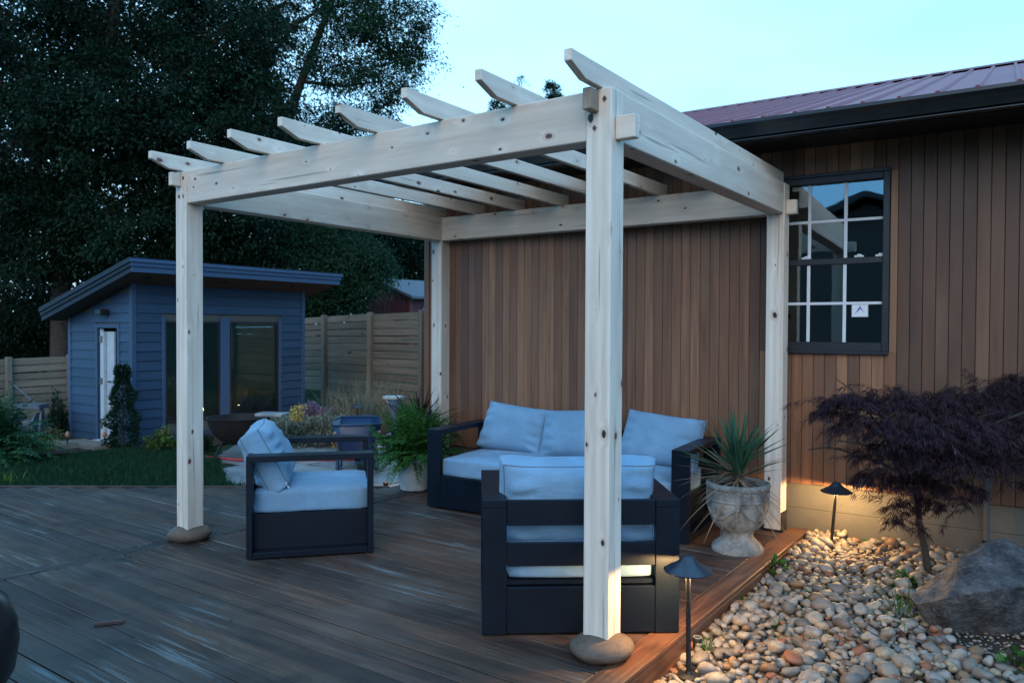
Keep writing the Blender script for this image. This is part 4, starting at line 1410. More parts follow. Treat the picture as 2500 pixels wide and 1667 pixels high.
# ------------------------------------------------------------------ lawn and beds
def poly_in(px, py, pv_):
    ins = np.zeros(len(px), bool)
    for i in range(len(pv_)):
        (x1, y1), (x2, y2) = pv_[i], pv_[(i + 1) % len(pv_)]
        c_ = ((y1 > py) != (y2 > py)) & (px < (x2 - x1) * (py - y1) / (y2 - y1 + 1e-12) + x1)
        ins ^= c_
    return ins


lawn_poly = [(-12.5, -3.2), (-9.0, -1.42), (-7.03, 0.02), (-4.3, 2.0), (-6.1, 2.08), (-7.8, 3.10), (-8.9, 3.6), (-9.95, 2.75), (-10.1, 1.9), (-10.9, 1.2), (-13.5, -0.6)]
N0 = 230000
px = rng.uniform(-13.5, -4.2, N0); py = rng.uniform(-3.2, 3.7, N0)
k = poly_in(px, py, lawn_poly)
px, py = px[k], py[k]
pz = np.array([gz(a_, b_) for a_, b_ in zip(px, py)])
N1 = len(px)
az = rng.uniform(0, 2 * np.pi, N1); hh = rng.uniform(0.05, 0.115, N1); ww = rng.uniform(0.004, 0.008, N1)
ln = rng.normal(0, 0.45, (N1, 2))
sx, sy = np.cos(az) * ww, np.sin(az) * ww
b0 = np.stack([px - sx, py - sy, pz], 1); b1 = np.stack([px + sx, py + sy, pz], 1)
tp = np.stack([px + ln[:, 0] * hh, py + ln[:, 1] * hh, pz + hh], 1)
V = np.stack([b0, b1, tp], 1).reshape(-1, 3)
M['grass'] = leafmat('lawn_green', (0.007, 0.026, 0.012), (0.013, 0.042, 0.019), (0.030, 0.075, 0.034), 0.2, 0.6, 2.5, 0.6)
tag(link('lawn_grass', np_mesh('lawn_grass', V, np.arange(len(V)).reshape(-1, 3), M['grass'])), 'dark green mown lawn between the deck and the blue shed', 'grass', kind='stuff')


def sheet(name, poly_, mat, dz=0.004):
    v_ = [(x, y, gz(x, y) + dz + 0.02) for x, y in poly_]
    c_ = (sum(p[0] for p in v_) / len(v_), sum(p[1] for p in v_) / len(v_))
    bm = bmesh.new()
    vs_ = [bm.verts.new(p) for p in v_]
    bm.faces.new(vs_); bmesh.ops.triangulate(bm, faces=bm.faces[:])
    for _ in range(3):
        bmesh.ops.subdivide_edges(bm, edges=bm.edges[:], cuts=1); bmesh.ops.triangulate(bm, faces=bm.faces[:])
    for v in bm.verts: v.co.z = gz(v.co.x, v.co.y) + 0.03 + 0.02 * mnoise.noise(v.co * 4)
    me = bpy.data.meshes.new(name); bm.to_mesh(me); bm.free(); me.materials.append(mat); me.shade_smooth()
    return struct(link(name, me))


sheet('mulch_bed', [(-9.95, 2.75), (-8.9, 3.6), (-9.2, 4.5), (-10.3, 6.9), (-10.34, 3.27), (-12.6, 3.2), (-13.5, 1.2), (-11.0, 1.1)], M['mulch'])
sheet('mulch_bed', [(-9.3, 4.6), (-7.7, 5.45), (-5.9, 6.7), (-4.3, 6.1), (-4.1, 7.6), (-7.5, 8.2), (-11.5, 8.7), (-10.0, 7.0)], M['mulch'])
for j, (a_, b_, c_) in enumerate(((135, 1115, 1.0), (215, 1098, 1.2))):
    p = at(a_, b_, 12.2)
    rock('edging_stone', [(p.x + dx * .45 * c_, p.y + dy * .16, gz(p.x, p.y) + dz) for dx, dy, dz in ((-1, -1, 0), (1, -1, 0), (1, 1, 0), (-1, 1, 0), (-.9, -.8, .10), (.9, -.9, .09), (.8, .8, .11), (-.8, .9, .10))], plain('tan_edging', (0.16, 0.115, 0.08), 0.85, bump=.4), ('long flat tan edging stone at the lawn corner left of the path stake', 'long flat tan edging stone at the shed doorstep')[j], 'edging stone', 0.012, 3)

# ------------------------------------------------------------------ blue shed
def paint_wood(name, col):
    t = NT(name)
    v = t.coords('Object', (1, 12, 12), 1.0)
    g = t.noise(v, 2.5, 5, 0.8); oi = t.n('ObjectInfo').outputs['Random']
    c = t.mix(t.ramp(g, [(0.35, 0.35), (0.6, 0.0)]), col, tuple(a_ * 0.6 for a_ in col))
    hs = t.n('HueSaturation'); t.l(c, hs.inputs['Color']); t.l(t.math('MULTIPLY_ADD', oi, 0.3, 0.85), hs.inputs['Value'])
    t.set(hs.outputs[0], 0.55, spec=0.35); t.bump(g, 0.15, 0.004)
    return t.m


M['blue_board'] = paint_wood('slate_blue_board', (0.030, 0.058, 0.102))
M['blue_trim'] = paint_wood('slate_blue_trim', (0.050, 0.092, 0.160))
SX, SY0, SY1, SXL, SG = -10.337, 3.268, 6.755, -12.43, -0.36
shed = thing('garden_shed', (-11.3, 5.0, SG), 'slate-blue lap-sided shed with slanted roof and two big windows', 'shed')
WIN = ((3.84, 4.878), (5.065, 6.138)); WZA, WZB = 0.022, 1.727


def ztop(x): return 2.345 - (SX - x) * 0.254


core = MB()
core.box(SX - 0.10, SX - 0.03, SY0 + .03, WIN[0][0], SG, 2.34); core.box(SX - 0.10, SX - 0.03, WIN[0][1], WIN[1][0], SG, 2.34); core.box(SX - 0.10, SX - 0.03, WIN[1][1], SY1 - .03, SG, 2.34)
core.box(SX - 0.10, SX - 0.03, WIN[0][0], WIN[0][1], SG, WZA); core.box(SX - 0.10, SX - 0.03, WIN[0][0], WIN[0][1], WZB, 2.34); core.box(SX - 0.10, SX - 0.03, WIN[1][0], WIN[1][1], SG, WZA); core.box(SX - 0.10, SX - 0.03, WIN[1][0], WIN[1][1], WZB, 2.34)
DX0, DX1, DZ0, DZ1 = -11.43, -10.80, -0.27, 1.607
core.prism([(SXL + .03, SG), (DX0, SG), (DX0, ztop(DX0) - .03), (SXL + .03, ztop(SXL) - .03)], SY0 + .03, SY0 + .10, 'y'); core.prism([(DX1, SG), (SX - .10, SG), (SX - .10, ztop(SX) - .03), (DX1, ztop(DX1) - .03)], SY0 + .03, SY0 + .10, 'y')
core.prism([(DX0, DZ1), (DX1, DZ1), (DX1, ztop(DX1) - .03), (DX0, ztop(DX0) - .03)], SY0 + .03, SY0 + .10, 'y')
core.box(SXL, SXL + .06, SY0 + .03, SY1, SG, ztop(SXL) - .03); core.prism([(SXL, SG), (SX - .05, SG), (SX - .05, 2.30), (SXL, 1.78)], SY1 - .08, SY1 - .02, 'y'); core.box(SXL, SX, SY0 + .1, SY1, SG, SG + .06)
swall = core.build('wall', plain('shed_inside', (0.09, 0.085, 0.075), 0.8), shed)


def lap(a_, b_, z, h_, nrm, parent):
    """one lap board from a_ to b_ (xy), bottom edge thicker"""
    a_, b_ = Vector((*a_, z)), Vector((*b_, z)); L = (b_ - a_).length
    if L < 0.05: return
    key = ('lap', round(L, 3))
    if key not in MESH_CACHE:
        MESH_CACHE[key] = MB().prism([(0.0, 0.0), (0.030, 0.0), (0.012, h_), (0.0, h_)], 0, L, 'x').mesh('lap_board', M['blue_board'])
    x = (b_ - a_).normalized(); z_ = Vector((0, 0, 1)); y_ = Vector(nrm)
    mw = Matrix.Identity(4)
    for i in range(3): mw[i][0], mw[i][1], mw[i][2], mw[i][3] = x[i], y_[i], z_[i], a_[i]
    link('lap_board', MESH_CACHE[key], parent, mw)


z = SG + 0.02; LPH = 0.157
CT = 0.07
while z < 2.30:
    segs = [(SY0 + CT, SY1 - CT)]
    if z + LPH > WZA - 0.06 and z < WZB + 0.06:
        segs = [(SY0 + CT, WIN[0][0] - .07), (WIN[1][1] + .07, SY1 - CT)]
    for a_, b_ in segs: lap((SX - .029, a_), (SX - .029, b_), z, LPH + .01, (1, 0, 0), swall)
    xl = SXL + CT
    if z + LPH > ztop(SXL): xl = SX - (2.345 - z - LPH) / 0.254
    segs = [(xl, SX - CT)]
    if z < DZ1 + .05: segs = [(xl, DX0 - .07), (DX1 + .07, SX - CT)]
    for a_, b_ in segs:
        if b_ - a_ > 0.05: lap((b_, SY0 + .029), (a_, SY0 + .029), z, LPH + .01, (0, -1, 0), swall)
    z += LPH
tr_ = lambda x0, x1, y0, y1, z0, z1: MB().cbox(x0, x1, y0, y1, z0, z1, .004).build('trim_board', M['blue_trim'], swall)
tr_(SX - .05, SX + .008, SY0 - .008, SY0 + CT, SG, 2.33); tr_(SX - .05, SX + .008, SY1 - CT, SY1 + .008, SG, 2.33); tr_(SX - CT, SX - .051, SY0 - .008, SY0 + .05, SG, 2.31); tr_(SXL - .008, SXL + CT, SY0 - .008, SY0 + .05, SG, ztop(SXL) - .02)
tr_(DX0 - .07, DX0 - .001, SY0 - .006, SY0 + .06, SG, DZ1 + .07); tr_(DX1 + .001, DX1 + .07, SY0 - .006, SY0 + .06, SG, DZ1 + .07); tr_(DX0, DX1, SY0 - .006, SY0 + .06, DZ1, DZ1 + .07)
MB().cbox(SX - .05, SX + .006, WIN[0][1] + .002, WIN[1][0] - .002, WZA - .07, WZB + .07, .004).build('trim_board', M['blue_trim'], swall)
for y0, y1 in WIN:
    w_ = MB()
    w_.box(SX - .06, SX - .004, y0 + .003, y0 + .035, WZA, WZB); w_.box(SX - .06, SX - .004, y1 - .035, y1 - .003, WZA, WZB); w_.box(SX - .06, SX - .004, y0 + .035, y1 - .035, WZA, WZA + .035); w_.box(SX - .06, SX - .004, y0 + .035, y1 - .035, WZB - .035, WZB)
    wo = w_.build('window', M['window_frame'], shed)
    MB().box(SX - .034, SX - .028, y0 + .035, y1 - .035, WZA + .035, WZB - .035).build('pane', M['shed_glass'], wo)
BLIND = plain('pale_roller_blind', (0.40, 0.46, 0.41), 0.8, var=.35, scale=1.2)
for y0, y1 in WIN:
    MB().box(SX - .052, SX - .048, y0 + .03, y1 - .03, WZA + .02, WZB).build('roller_blind', BLIND, shed)
for y0, y1 in ((WIN[0][0] - .065, WIN[0][0] - .002), (WIN[1][1] + .002, WIN[1][1] + .065)):
    MB().cbox(SX - .05, SX + .006, y0, y1, WZA - .07, WZB + .07, .004).build('trim_board', M['blue_trim'], swall)
# doorway standing open, edge of the white door leaf with three hinges
dr = MB().box(DX0 + .13, DX0 + .17, SY0 - .02, SY0 + .02, DZ0, DZ1 - .02).box(DX0 + .185, DX0 + .26, SY0 - .03, SY0 + .015, DZ0, DZ1 - .06).box(DX0 + .26, DX0 + .50, SY0 + .02, SY0 + .05, DZ0, DZ1 - .06).build('door', plain('pale_door', (0.42, 0.45, 0.47), 0.5), shed)
for zz in (-0.02, 0.72, 1.42):
    MB().box(DX0 + .125, DX0 + .225, SY0 - .036, SY0 - .02, zz - .055, zz + .055).build('hinge', plain('brass_hinge', (0.18, 0.15, 0.11), 0.4, 0.6), dr)
MB().tube([(DX0 + .42, SY0 + .01, 0.72), (DX0 + .42, SY0 - .05, 0.72), (DX0 + .50, SY0 - .05, 0.72)], 0.012, 8).build('door_handle', M['black'], dr, 40)
MB().box(DX0, DX1, SY0 - .10, SY0 + .08, DZ0 - .05, DZ0 - .001).build('doorstep', plain('pale_step', (0.40, 0.42, 0.43), 0.6), shed)
wl = MB().cbox(-11.19, -11.03, SY0 - .16, SY0 - .02, 1.82, 1.92, .01).box(-11.32, -11.19, SY0 - .10, SY0 - .02, 1.86, 1.90).build('wall_lamp', M['black'], shed)
# roof: stepped fascia, sloped deck, timber soffit with downlights
RX0, RX1, RY0, RY1 = SX + 0.60, SXL - 0.24, 2.93, 7.113


SHADED_TRIM = paint_wood('shaded_blue_trim', (0.010, 0.014, 0.022))  # blue trim darkened: shade on the side fascias is put into the colour


def rz_(x): return 2.475 - (RX0 - x) * 0.254


sroof = MB().prism([(RX0, rz_(RX0)), (RX1, rz_(RX1)), (RX1, rz_(RX1) + .16), (RX0, rz_(RX0) + .16)], RY0 + .02, RY1 - .02, 'y').build('roof', plain('shed_soffit_wood', (0.085, 0.062, 0.045), 0.8), shed)
for i, (z0, z1, o_) in enumerate(((0.0, 0.085, .0), (0.088, 0.150, .022), (0.153, 0.205, .044))):
    MB().prism([(RX0 + o_, rz_(RX0) - .005 + z0), (RX0 + .02 + o_, rz_(RX0) - .005 + z0), (RX0 + .02 + o_, rz_(RX0) - .005 + z1), (RX0 + o_, rz_(RX0) - .005 + z1)], RY0 - o_, RY1 + o_, 'y').build('fascia_board', M['blue_trim'], sroof)
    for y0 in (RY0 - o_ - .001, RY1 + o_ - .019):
        MB().prism([(RX0 + o_ - .001, rz_(RX0) - .005 + z0), (RX1, rz_(RX1) - .005 + z0), (RX1, rz_(RX1) - .005 + z1), (RX0 + o_ - .001, rz_(RX0) - .005 + z1)], y0, y0 + .02, 'y').build('fascia_board', SHADED_TRIM, sroof)
MB().prism([(RX0 + .06, rz_(RX0) + .205), (RX1, rz_(RX1) + .205), (RX1, rz_(RX1) + .215), (RX0 + .06, rz_(RX0) + .215)], RY0 - .05, RY1 + .05, 'y').build('roof_sheet', M['gutter'], sroof)
for yy in (3.35, 4.75, 6.2):
    MB().lathe([(0.055, -.004), (0.06, 0.0), (0.05, 0.01)], 16, (SX + .32, yy, rz_(SX + .32) - .004)).build('soffit_light', M['black'], sroof)

# ------------------------------------------------------------------ fences
M['fence'] = cedar('fence_pine', (0.12, 0.096, 0.070), (0.195, 0.155, 0.112), knots=True, rough=0.8, tint=0.22, kscale=(1.0, 5, 5))


def fence(label, pts, zt, zb, pitch, gap, overs=0.03):
    """posts at pts; horizontal boards between them"""
    pts = [Vector(p) for p in pts]
    root = thing('fence', (pts[0].x, pts[0].y, zb[0]), label, 'fence', 'horizontal board fences')
    rr = random.Random(len(label))
    for i, p in enumerate(pts):
        plank('fence_post', (p.x, p.y, zb[i] - .1), (p.x, p.y, zt[i] + 0.03), 0.10, 0.10, M['fence'], root, up=(0, -1, 0))
    for i in range(len(pts) - 1):
        a_, b_ = pts[i], pts[i + 1]
        d = (b_ - a_).normalized(); nrm = Vector((d.y, -d.x, 0))
        if nrm.dot(CAM_POS - a_) > 0: nrm = -nrm
        n_ = int((zt[i] - zb[i]) / pitch)
        for k in range(n_):
            za, zb_ = zt[i] - (k + .5) * pitch, zt[i + 1] - (k + .5) * pitch
            off = nrm * 0.065
            plank('fence_board', (a_.x + off.x, a_.y + off.y, za + rr.uniform(-.006, .006)), (b_.x + off.x - d.x * .004, b_.y + off.y - d.y * .004, zb_ + rr.uniform(-.006, .006)), pitch - gap * rr.uniform(0.5, 1.5), 0.02, M['fence'], root, up=(-nrm.x, -nrm.y, 0))
    return root


fence('weathered horizontal-board fence left of the blue shed', [at(-120, 885, 15.3), at(21, 877, 16.0), at(170, 871, 16.7), at(330, 866, 17.4)], [0.90, 0.955, 0.985, 1.02], [-0.62] * 4, 0.157, 0.022)
fence('weathered horizontal-board fence right of the blue shed below the red shed', [at(690, 781, 19.2), at(791, 772, 17.9), at(903.6, 765.5, 16.3), at(1029, 761, 14.8), at(1110, 757, 13.9)], [1.83, 1.885, 1.925, 1.945, 1.96], [-0.05, 0.0, 0.0, 0.0, 0.0], 0.157, 0.016)

# red shed beyond the fence
rsd = thing('red_shed', at(960, 800, 25.5), 'dark red shed with grey gable roof beyond the fence', 'shed')
M['red_board'] = paint_wood('barn_red', (0.115, 0.022, 0.024)); M['red_trim'] = paint_wood('barn_red_trim', (0.19, 0.055, 0.05))
pA, pB = at(897, 765, 26.0), at(1003, 765, 24.6)    # gable wall
dX = Vector((pB.x - pA.x, pB.y - pA.y, 0)); gl = dX.length; dX.normalize(); dYr = Vector((-dX.y, dX.x, 0))
RM = Matrix.Identity(4)
for i in range(3): RM[i][0], RM[i][1], RM[i][2], RM[i][3] = dX[i], dYr[i], (0, 0, 1)[i], (pA.x, pA.y, 0)[i]
we, wz = 2.62, 3.15
w_ = MB().prism([(0, 0.3), (gl, 0.3), (gl, we), (gl * .30, wz), (0, 2.95)], 0, 0.05, 'y').box(gl - .05, gl, 0.05, 3.2, 0.3, we).build('wall', M['red_board'], rsd, mw=RM)
for k in range(9):
    MB().box(gl * k / 9 + .02, gl * k / 9 + .035, -.012, -.002, 0.3, min(2.93 + k * .05, we + (gl - gl * k / 9) * .3)).build('batten', M['red_board'], w_, mw=RM)
MB().box(gl - .07, gl + .01, -.02, .06, 0.3, we).build('corner_trim', M['red_trim'], rsd, mw=RM)
sl = (wz - we) / (gl * .70)
ro = MB().add([(gl * .28, -.25, wz + .05), (gl + .35, -.25, we - .35 * sl + .05), (gl + .35, 3.5, we - .35 * sl + .05), (gl * .28, 3.5, wz + .05), (gl * .28, -.25, wz + .13), (gl + .35, -.25, we - .35 * sl + .13), (gl + .35, 3.5, we - .35 * sl + .13), (gl * .28, 3.5, wz + .13)],
              [(3, 2, 1, 0), (4, 5, 6, 7), (0, 1, 5, 4), (1, 2, 6, 5), (2, 3, 7, 6), (3, 0, 4, 7)]).add([(gl * .28, -.25, wz + .05), (-.3, -.25, 2.85), (-.3, 3.5, 2.85), (gl * .28, 3.5, wz + .05), (gl * .28, -.25, wz + .13), (-.3, -.25, 2.93), (-.3, 3.5, 2.93), (gl * .28, 3.5, wz + .13)], [(0, 1, 2, 3), (7, 6, 5, 4), (4, 5, 1, 0), (5, 6, 2, 1), (6, 7, 3, 2)]).build('roof', plain('grey_shingle', (0.10, 0.11, 0.13), 0.8), rsd, mw=RM)
ww_ = MB().box(gl + .001, gl + .02, .45, 1.05, 1.7, 2.3).build('window', M['window_frame'], rsd, mw=RM)
MB().box(gl + .0205, gl + .024, .50, .73, 1.75, 2.25).box(gl + .0205, gl + .024, .77, 1.0, 1.75, 2.25).build('pane', plain('sky_blue_pane', (0.12, 0.20, 0.26), 0.1), ww_, mw=RM)

# ------------------------------------------------------------------ fire bowl, wheelbarrow, table, hose and small pots
def rust_mat():
    t = NT('rusty_steel')
    v = t.coords('Object'); a_ = t.noise(v, 6, 5)
    t.set(t.ramp(a_, [(0.35, (0.010, 0.0065, 0.006)), (0.65, (0.022, 0.012, 0.0095))]), 0.75, 0.2)
    return t.m


M['rust'] = rust_mat()
FB = at(583, 1105, 10.9); FB.z = -0.19
fb = thing('fire_bowl', FB, 'dark rusty hemispherical fire bowl on splayed legs on the patio', 'fire pit')
bp = [(0.02, 0.16), (0.14, 0.175), (0.25, 0.23), (0.34, 0.32), (0.40, 0.43), (0.425, 0.54), (0.435, 0.555), (0.41, 0.555), (0.38, 0.43), (0.30, 0.31), (0.15, 0.21), (0.02, 0.19)]
MB().lathe(bp, 36, FB, cap=False).build('bowl', M['rust'], fb, 50)
for k in range(3):
    a_ = -1.9 + k * 2.094
    MB().tube([FB + Vector((math.cos(a_) * .20, math.sin(a_) * .20, .25)), FB + Vector((math.cos(a_) * .33, math.sin(a_) * .33, 0.0))], 0.02, 8).build('leg', M['rust'], fb, 50)
slab = tag(MB().cbox(-.20, .20, -.14, .14, 0, .045, .008).build('stone_slab', M['flag'], None, mw=Matrix.Translation(FB + Vector((.30, .34, .557))) @ Matrix.Rotation(.5, 4, 'Z')), 'pale stone slab lying across the fire bowl rim', 'slab')
WB = at(872, 1142, 9.9); WB.z = -0.19
wbr = thing('wheelbarrow', WB, 'bright blue wheelbarrow standing on the patio behind the fern', 'wheelbarrow')
M['barrow'] = plain('blue_barrow_paint', (0.004, 0.026, 0.082), 0.35, 0, 0.2, 8, spec=0.55)
wdir = math.atan2((CAM_POS - WB).y, (CAM_POS - WB).x) + math.pi / 2
WM = Matrix.Translation(WB) @ Matrix.Rotation(wdir, 4, 'Z')
trv = []
for (z_, hw, y0, y1) in ((0.22, .20, -.20, .28), (0.62, .30, -.34, .55)):
    for x_, y_ in ((-hw, y0), (-hw * .5, y0 - .03), (hw * .5, y0 - .03), (hw, y0), (hw, y1 * .5), (hw * .7, y1), (-hw * .7, y1), (-hw, y1 * .5)): trv.append((x_, y_, z_))
trf = [tuple(range(8))] + [(i, (i + 1) % 8, 8 + (i + 1) % 8, 8 + i) for i in range(8)]
to = MB().add(trv, trf).build('tray', M['barrow'], wbr, 40, mw=WM); sm_ = to.modifiers.new('t', 'SOLIDIFY'); sm_.thickness = .006
MB().tube([WM @ Vector(p) for p in trv[8:]] + [WM @ Vector(trv[8])], 0.013, 8, cap=False).build('rim', M['barrow'], to, 50)
for sx_ in (-1, 1):
    MB().tube([WM @ Vector(p) for p in ((sx_ * .24, -.02, .25), (sx_ * .25, -.10, .03), (sx_ * .24, -.02, .0), (sx_ * .21, .12, .03), (sx_ * .20, .18, .24))], 0.022, 8).build('leg', M['barrow'], wbr, 50)
    MB().tube([WM @ Vector(p) for p in ((sx_ * .26, -.75, .58), (sx_ * .23, -.2, .30), (sx_ * .06, .62, .17))], 0.018, 8).build('handle', plain('ash_handle', (0.26, 0.17, 0.11), 0.7), wbr, 50)
wh = MB().tube([WM @ Vector((0.035 * s_, .66, .17)) for s_ in (-1, 1)], 0.17, 24).build('wheel', M['black'], wbr, 40)
MB().tube([WM @ Vector((0.042 * s_, .66, .17)) for s_ in (-1, 1)], 0.095, 20).build('rim_disc', plain('grey_rim', (0.18, 0.16, 0.13), 0.5), wh, 40)
ST = Vector((-7.31, 6.12, gz(-7.31, 6.12)))
stl = thing('garden_table', ST, 'small blue pedestal table with white top beside the tall grass', 'table')
MB().lathe([(0.16, 0.0), (0.15, .03), (0.05, .08), (0.035, .30), (0.06, .42), (0.13, .60), (0.14, .64)], 20, ST).build('pedestal', plain('pale_blue_glaze', (0.16, 0.24, 0.36), 0.3, spec=.6), stl, 50)
MB().lathe([(0.16, .645), (0.185, .65), (0.185, .685), (0.17, .69), (0.001, .69)], 24, ST, cap=False).build('table_top', plain('cream_top', (0.50, 0.47, 0.42), 0.6), stl, 40)
hz_ = -0.172
tag(MB().tube([(-8.2, 2.95, hz_ - .01), (-7.3, 3.06, hz_), (-6.68, 3.48, hz_), (-6.22, 3.88, hz_), (-5.78, 4.30, hz_), (-5.3, 4.72, hz_), (-4.8, 5.25, hz_)], 0.016, 8).build('garden_hose', plain('red_hose', (0.42, 0.028, 0.025), 0.4, var=.05), None, 60), 'red garden hose lying across the flagstones', 'hose')
SP = Vector((-5.38, 3.52, -0.19))
sp = thing('small_pot', SP, 'small dark pot with blue rim on the patio below the wheelbarrow', 'pot')
MB().lathe([(0.05, 0), (0.062, .10), (0.066, .11)], 20, SP).build('pot', M['black'], sp, 40)
MB().lathe([(0.068, .11), (0.074, .115), (0.076, .145), (0.062, .145), (0.06, .11)], 20, SP, cap=False).build('rim', M['barrow'], sp, 40)
# orange stone lit from within the planting, at the deck corner
M['agate'] = plain('orange_quartz', (0.46, 0.17, 0.055), 0.5, 0, 0.35, 9, 0.4, 30)
M['pale_rock'] = plain('pale_quartz', (0.40, 0.36, 0.34), 0.7, 0, 0.35, 8, 0.6, 30)
def rpile(c_, sx_, sy_, sz_, seed):
    r2 = random.Random(seed)
    return [(c_[0] + r2.uniform(-1, 1) * sx_, c_[1] + r2.uniform(-1, 1) * sy_, c_[2] + (r2.random() ** 1.5) * sz_) for _ in range(11)] + [(c_[0] + a_ * sx_, c_[1] + b_ * sy_, c_[2]) for a_, b_ in ((-1, -.6), (1, -.5), (.7, .8), (-.7, .8))]
c1 = at(912, 1182, 7.9); rock('quartz_rock', rpile((c1.x, c1.y, -0.2), .20, .14, .26, 2), M['pale_rock'], 'pale angular rock beside the whitewashed pot', 'rock', 0.012, 4)
c2 = at(952, 1186, 7.75); rock('orange_rock', rpile((c2.x, c2.y, -0.2), .14, .10, .22, 5), M['agate'], 'glowing orange angular rock against the whitewashed pot', 'rock', 0.010, 4)
c3 = at(853, 1030, 12.2); rock('pink_rock', rpile((c3.x, c3.y, gz(c3.x, c3.y) + .1), .36, .25, .34, 9), plain('pink_granite', (0.42, 0.28, 0.22), 0.8, 0, .3, 8, .5, 30), 'pinkish boulder lit warm behind the wheelbarrow', 'rock', 0.015, 4)


def spot(loc, label, power, h=0.10, bulb=True):
    root = thing('garden_spotlight', loc, label, 'spotlight', 'small lit garden spotlights')
    loc = Vector(loc)
    MB().tube([loc, loc + Vector((0, 0, h))], 0.008, 6).build('stake', M['black'], root, 50)
    MB().lathe([(0.02, 0.0), (0.03, 0.02), (0.032, 0.05), (0.028, 0.05)], 12, loc + Vector((0, 0, h)), cap=False).build('housing', M['black'], root, 50)
    if bulb: MB().lathe([(0.024, 0.0), (0.020, 0.014), (0.008, 0.022), (0.001, 0.023)], 12, loc + Vector((0, 0, h + .042)), cap=False).build('bulb', M['bulb'], root, 50)
    ld = bpy.data.lights.new('lamp', 'POINT'); ld.energy = power; ld.color = (1.0, 0.58, 0.22); ld.shadow_soft_size = 0.03
    link('lamp', ld, root, Matrix.Translation(loc + Vector((0, 0, h + .085))))


spot((-4.42, 2.98, -0.19), 'low warm spotlight behind the orange rock', 2.5, 0.02, False)
spot((-8.50, 6.62, gz(-8.5, 6.62)), 'low warm spotlight reflected in the right shed window', 5.0, 0.12)
spot((-8.46, 5.76, gz(-8.46, 5.76)), 'low warm spotlight reflected in the left shed window', 5.0, 0.12)
spot((-7.62, 5.28, gz(-7.62, 5.28)), 'low warm spotlight shining on the pinkish boulder', 3.0, 0.03, False)
path_light((-7.45, 5.43, gz(-7.45, 5.43)), 0.62, 0.20, 'unlit mushroom-hat path light standing in the tall pale grass', 0.0)
sl_ = []
for (u, v, d, lab) in ((165, 1112, 12.0, 'short dark stake light with orange tip at the lawn corner'), (255, 1092, 12.0, 'short stake light with orange tip before the shed door'), (394, 1060, 12.0, 'short stake light with pink tip on the yellow-green shrub')):
    p = at(u, v, d); p.z = gz(p.x, p.y)
    r_ = thing('stake_light', p, lab, 'stake light', 'small solar stake lights')
    MB().tube([p, p + Vector((0, 0, .20))], 0.010, 6).build('stake', M['black'], r_, 50)
    MB().lathe([(0.014, .20), (0.03, .215), (0.032, .25), (0.018, .285), (0.003, .30)], 10, p).build('cap', plain('copper_cap', (0.55, 0.17, 0.09), 0.4), r_, 50)
# ------------------------------------------------------------------ plants of the beds
def bush(name, label, loc, rx, ry_, rz, n_, leaf, wd, mat, cat='shrub', seed=1, lift=0.0, spiky=0.0, group=None, parts=('foliage', 'stems')):
    root = thing(name, loc, label, cat, group)
    r2 = np.random.default_rng(seed)
    d = unit(r2.normal(size=(n_, 3))); d[:, 2] = np.abs(d[:, 2])
    rad = r2.uniform(0.35, 1.0, (n_, 1)) ** 0.5
    lump = np.array([0.75 + 0.5 * mnoise.noise(Vector(q) * 2.2 + Vector((seed, 0, 0))) for q in d])[:, None]
    P = np.array(loc) + d * rad * lump * np.array([rx, ry_, rz]) + np.array([0, 0, lift])
    Dr = d + r2.normal(size=(n_, 3)) * (0.7 - spiky * 0.5) + np.array([0, 0, 0.2 + spiky])
    V_, F_ = leaf_geo(P, Dr, unit(r2.normal(size=(n_, 3)) + np.array([0, 0, 1.0])), leaf * r2.uniform(0.6, 1.2, n_), wd * r2.uniform(0.7, 1.2, n_))
    link(parts[0], np_mesh(parts[0], V_, F_, mat), root)
    st = MB(); r3 = random.Random(seed)
    for k in range(7):
        a_ = r3.uniform(0, 6.28)
        st.tube([loc, Vector(loc) + Vector((math.cos(a_) * rx * .3, math.sin(a_) * ry_ * .3, rz * .4 + lift)), Vector(loc) + Vector((math.cos(a_) * rx * .6, math.sin(a_) * ry_ * .6, rz * .75 + lift))], [.012, .008, .003], 5)
    st.build(parts[1], M['bark'], root, 60)
    return root


def gpt(u, v, d):
    p = at(u, v, d); p.z = gz(p.x, p.y); return p


M['lav'] = leafmat('grey_green_leaf', (0.085, 0.115, 0.075), (0.18, 0.205, 0.14), (0.34, 0.30, 0.27), 0.2, 0.6, 6, 0.6)
M['lav_fl'] = leafmat('mauve_flower', (0.12, 0.09, 0.16), (0.20, 0.17, 0.26), (0.30, 0.27, 0.36), 0.3, 0.6, 6, 0.6)
M['yellow'] = leafmat('yellow_flower', (0.40, 0.26, 0.05), (0.55, 0.38, 0.09), (0.65, 0.50, 0.20), 0.3, 0.6, 6, 0.6)
M['chart'] = leafmat('chartreuse_leaf', (0.060, 0.095, 0.012), (0.12, 0.17, 0.022), (0.21, 0.26, 0.05), 0.3, 0.5, 5, 0.6)
M['dkgreen'] = leafmat('dark_green_leaf', (0.008, 0.022, 0.012), (0.014, 0.036, 0.020), (0.028, 0.060, 0.034), 0.15, 0.5, 4, 0.6)
M['conifer'] = leafmat('conifer_green', (0.006, 0.022, 0.013), (0.012, 0.036, 0.022), (0.028, 0.066, 0.036), 0.1, 0.6, 5, 0.6)
M['straw'] = leafmat('straw_grass', (0.11, 0.105, 0.065), (0.20, 0.19, 0.13), (0.33, 0.32, 0.24), 0.25, 0.6, 5, 0.7)
M['purple'] = leafmat('dark_purple_leaf', (0.014, 0.008, 0.010), (0.028, 0.013, 0.016), (0.055, 0.028, 0.032), 0.15, 0.4, 5, 0.6)
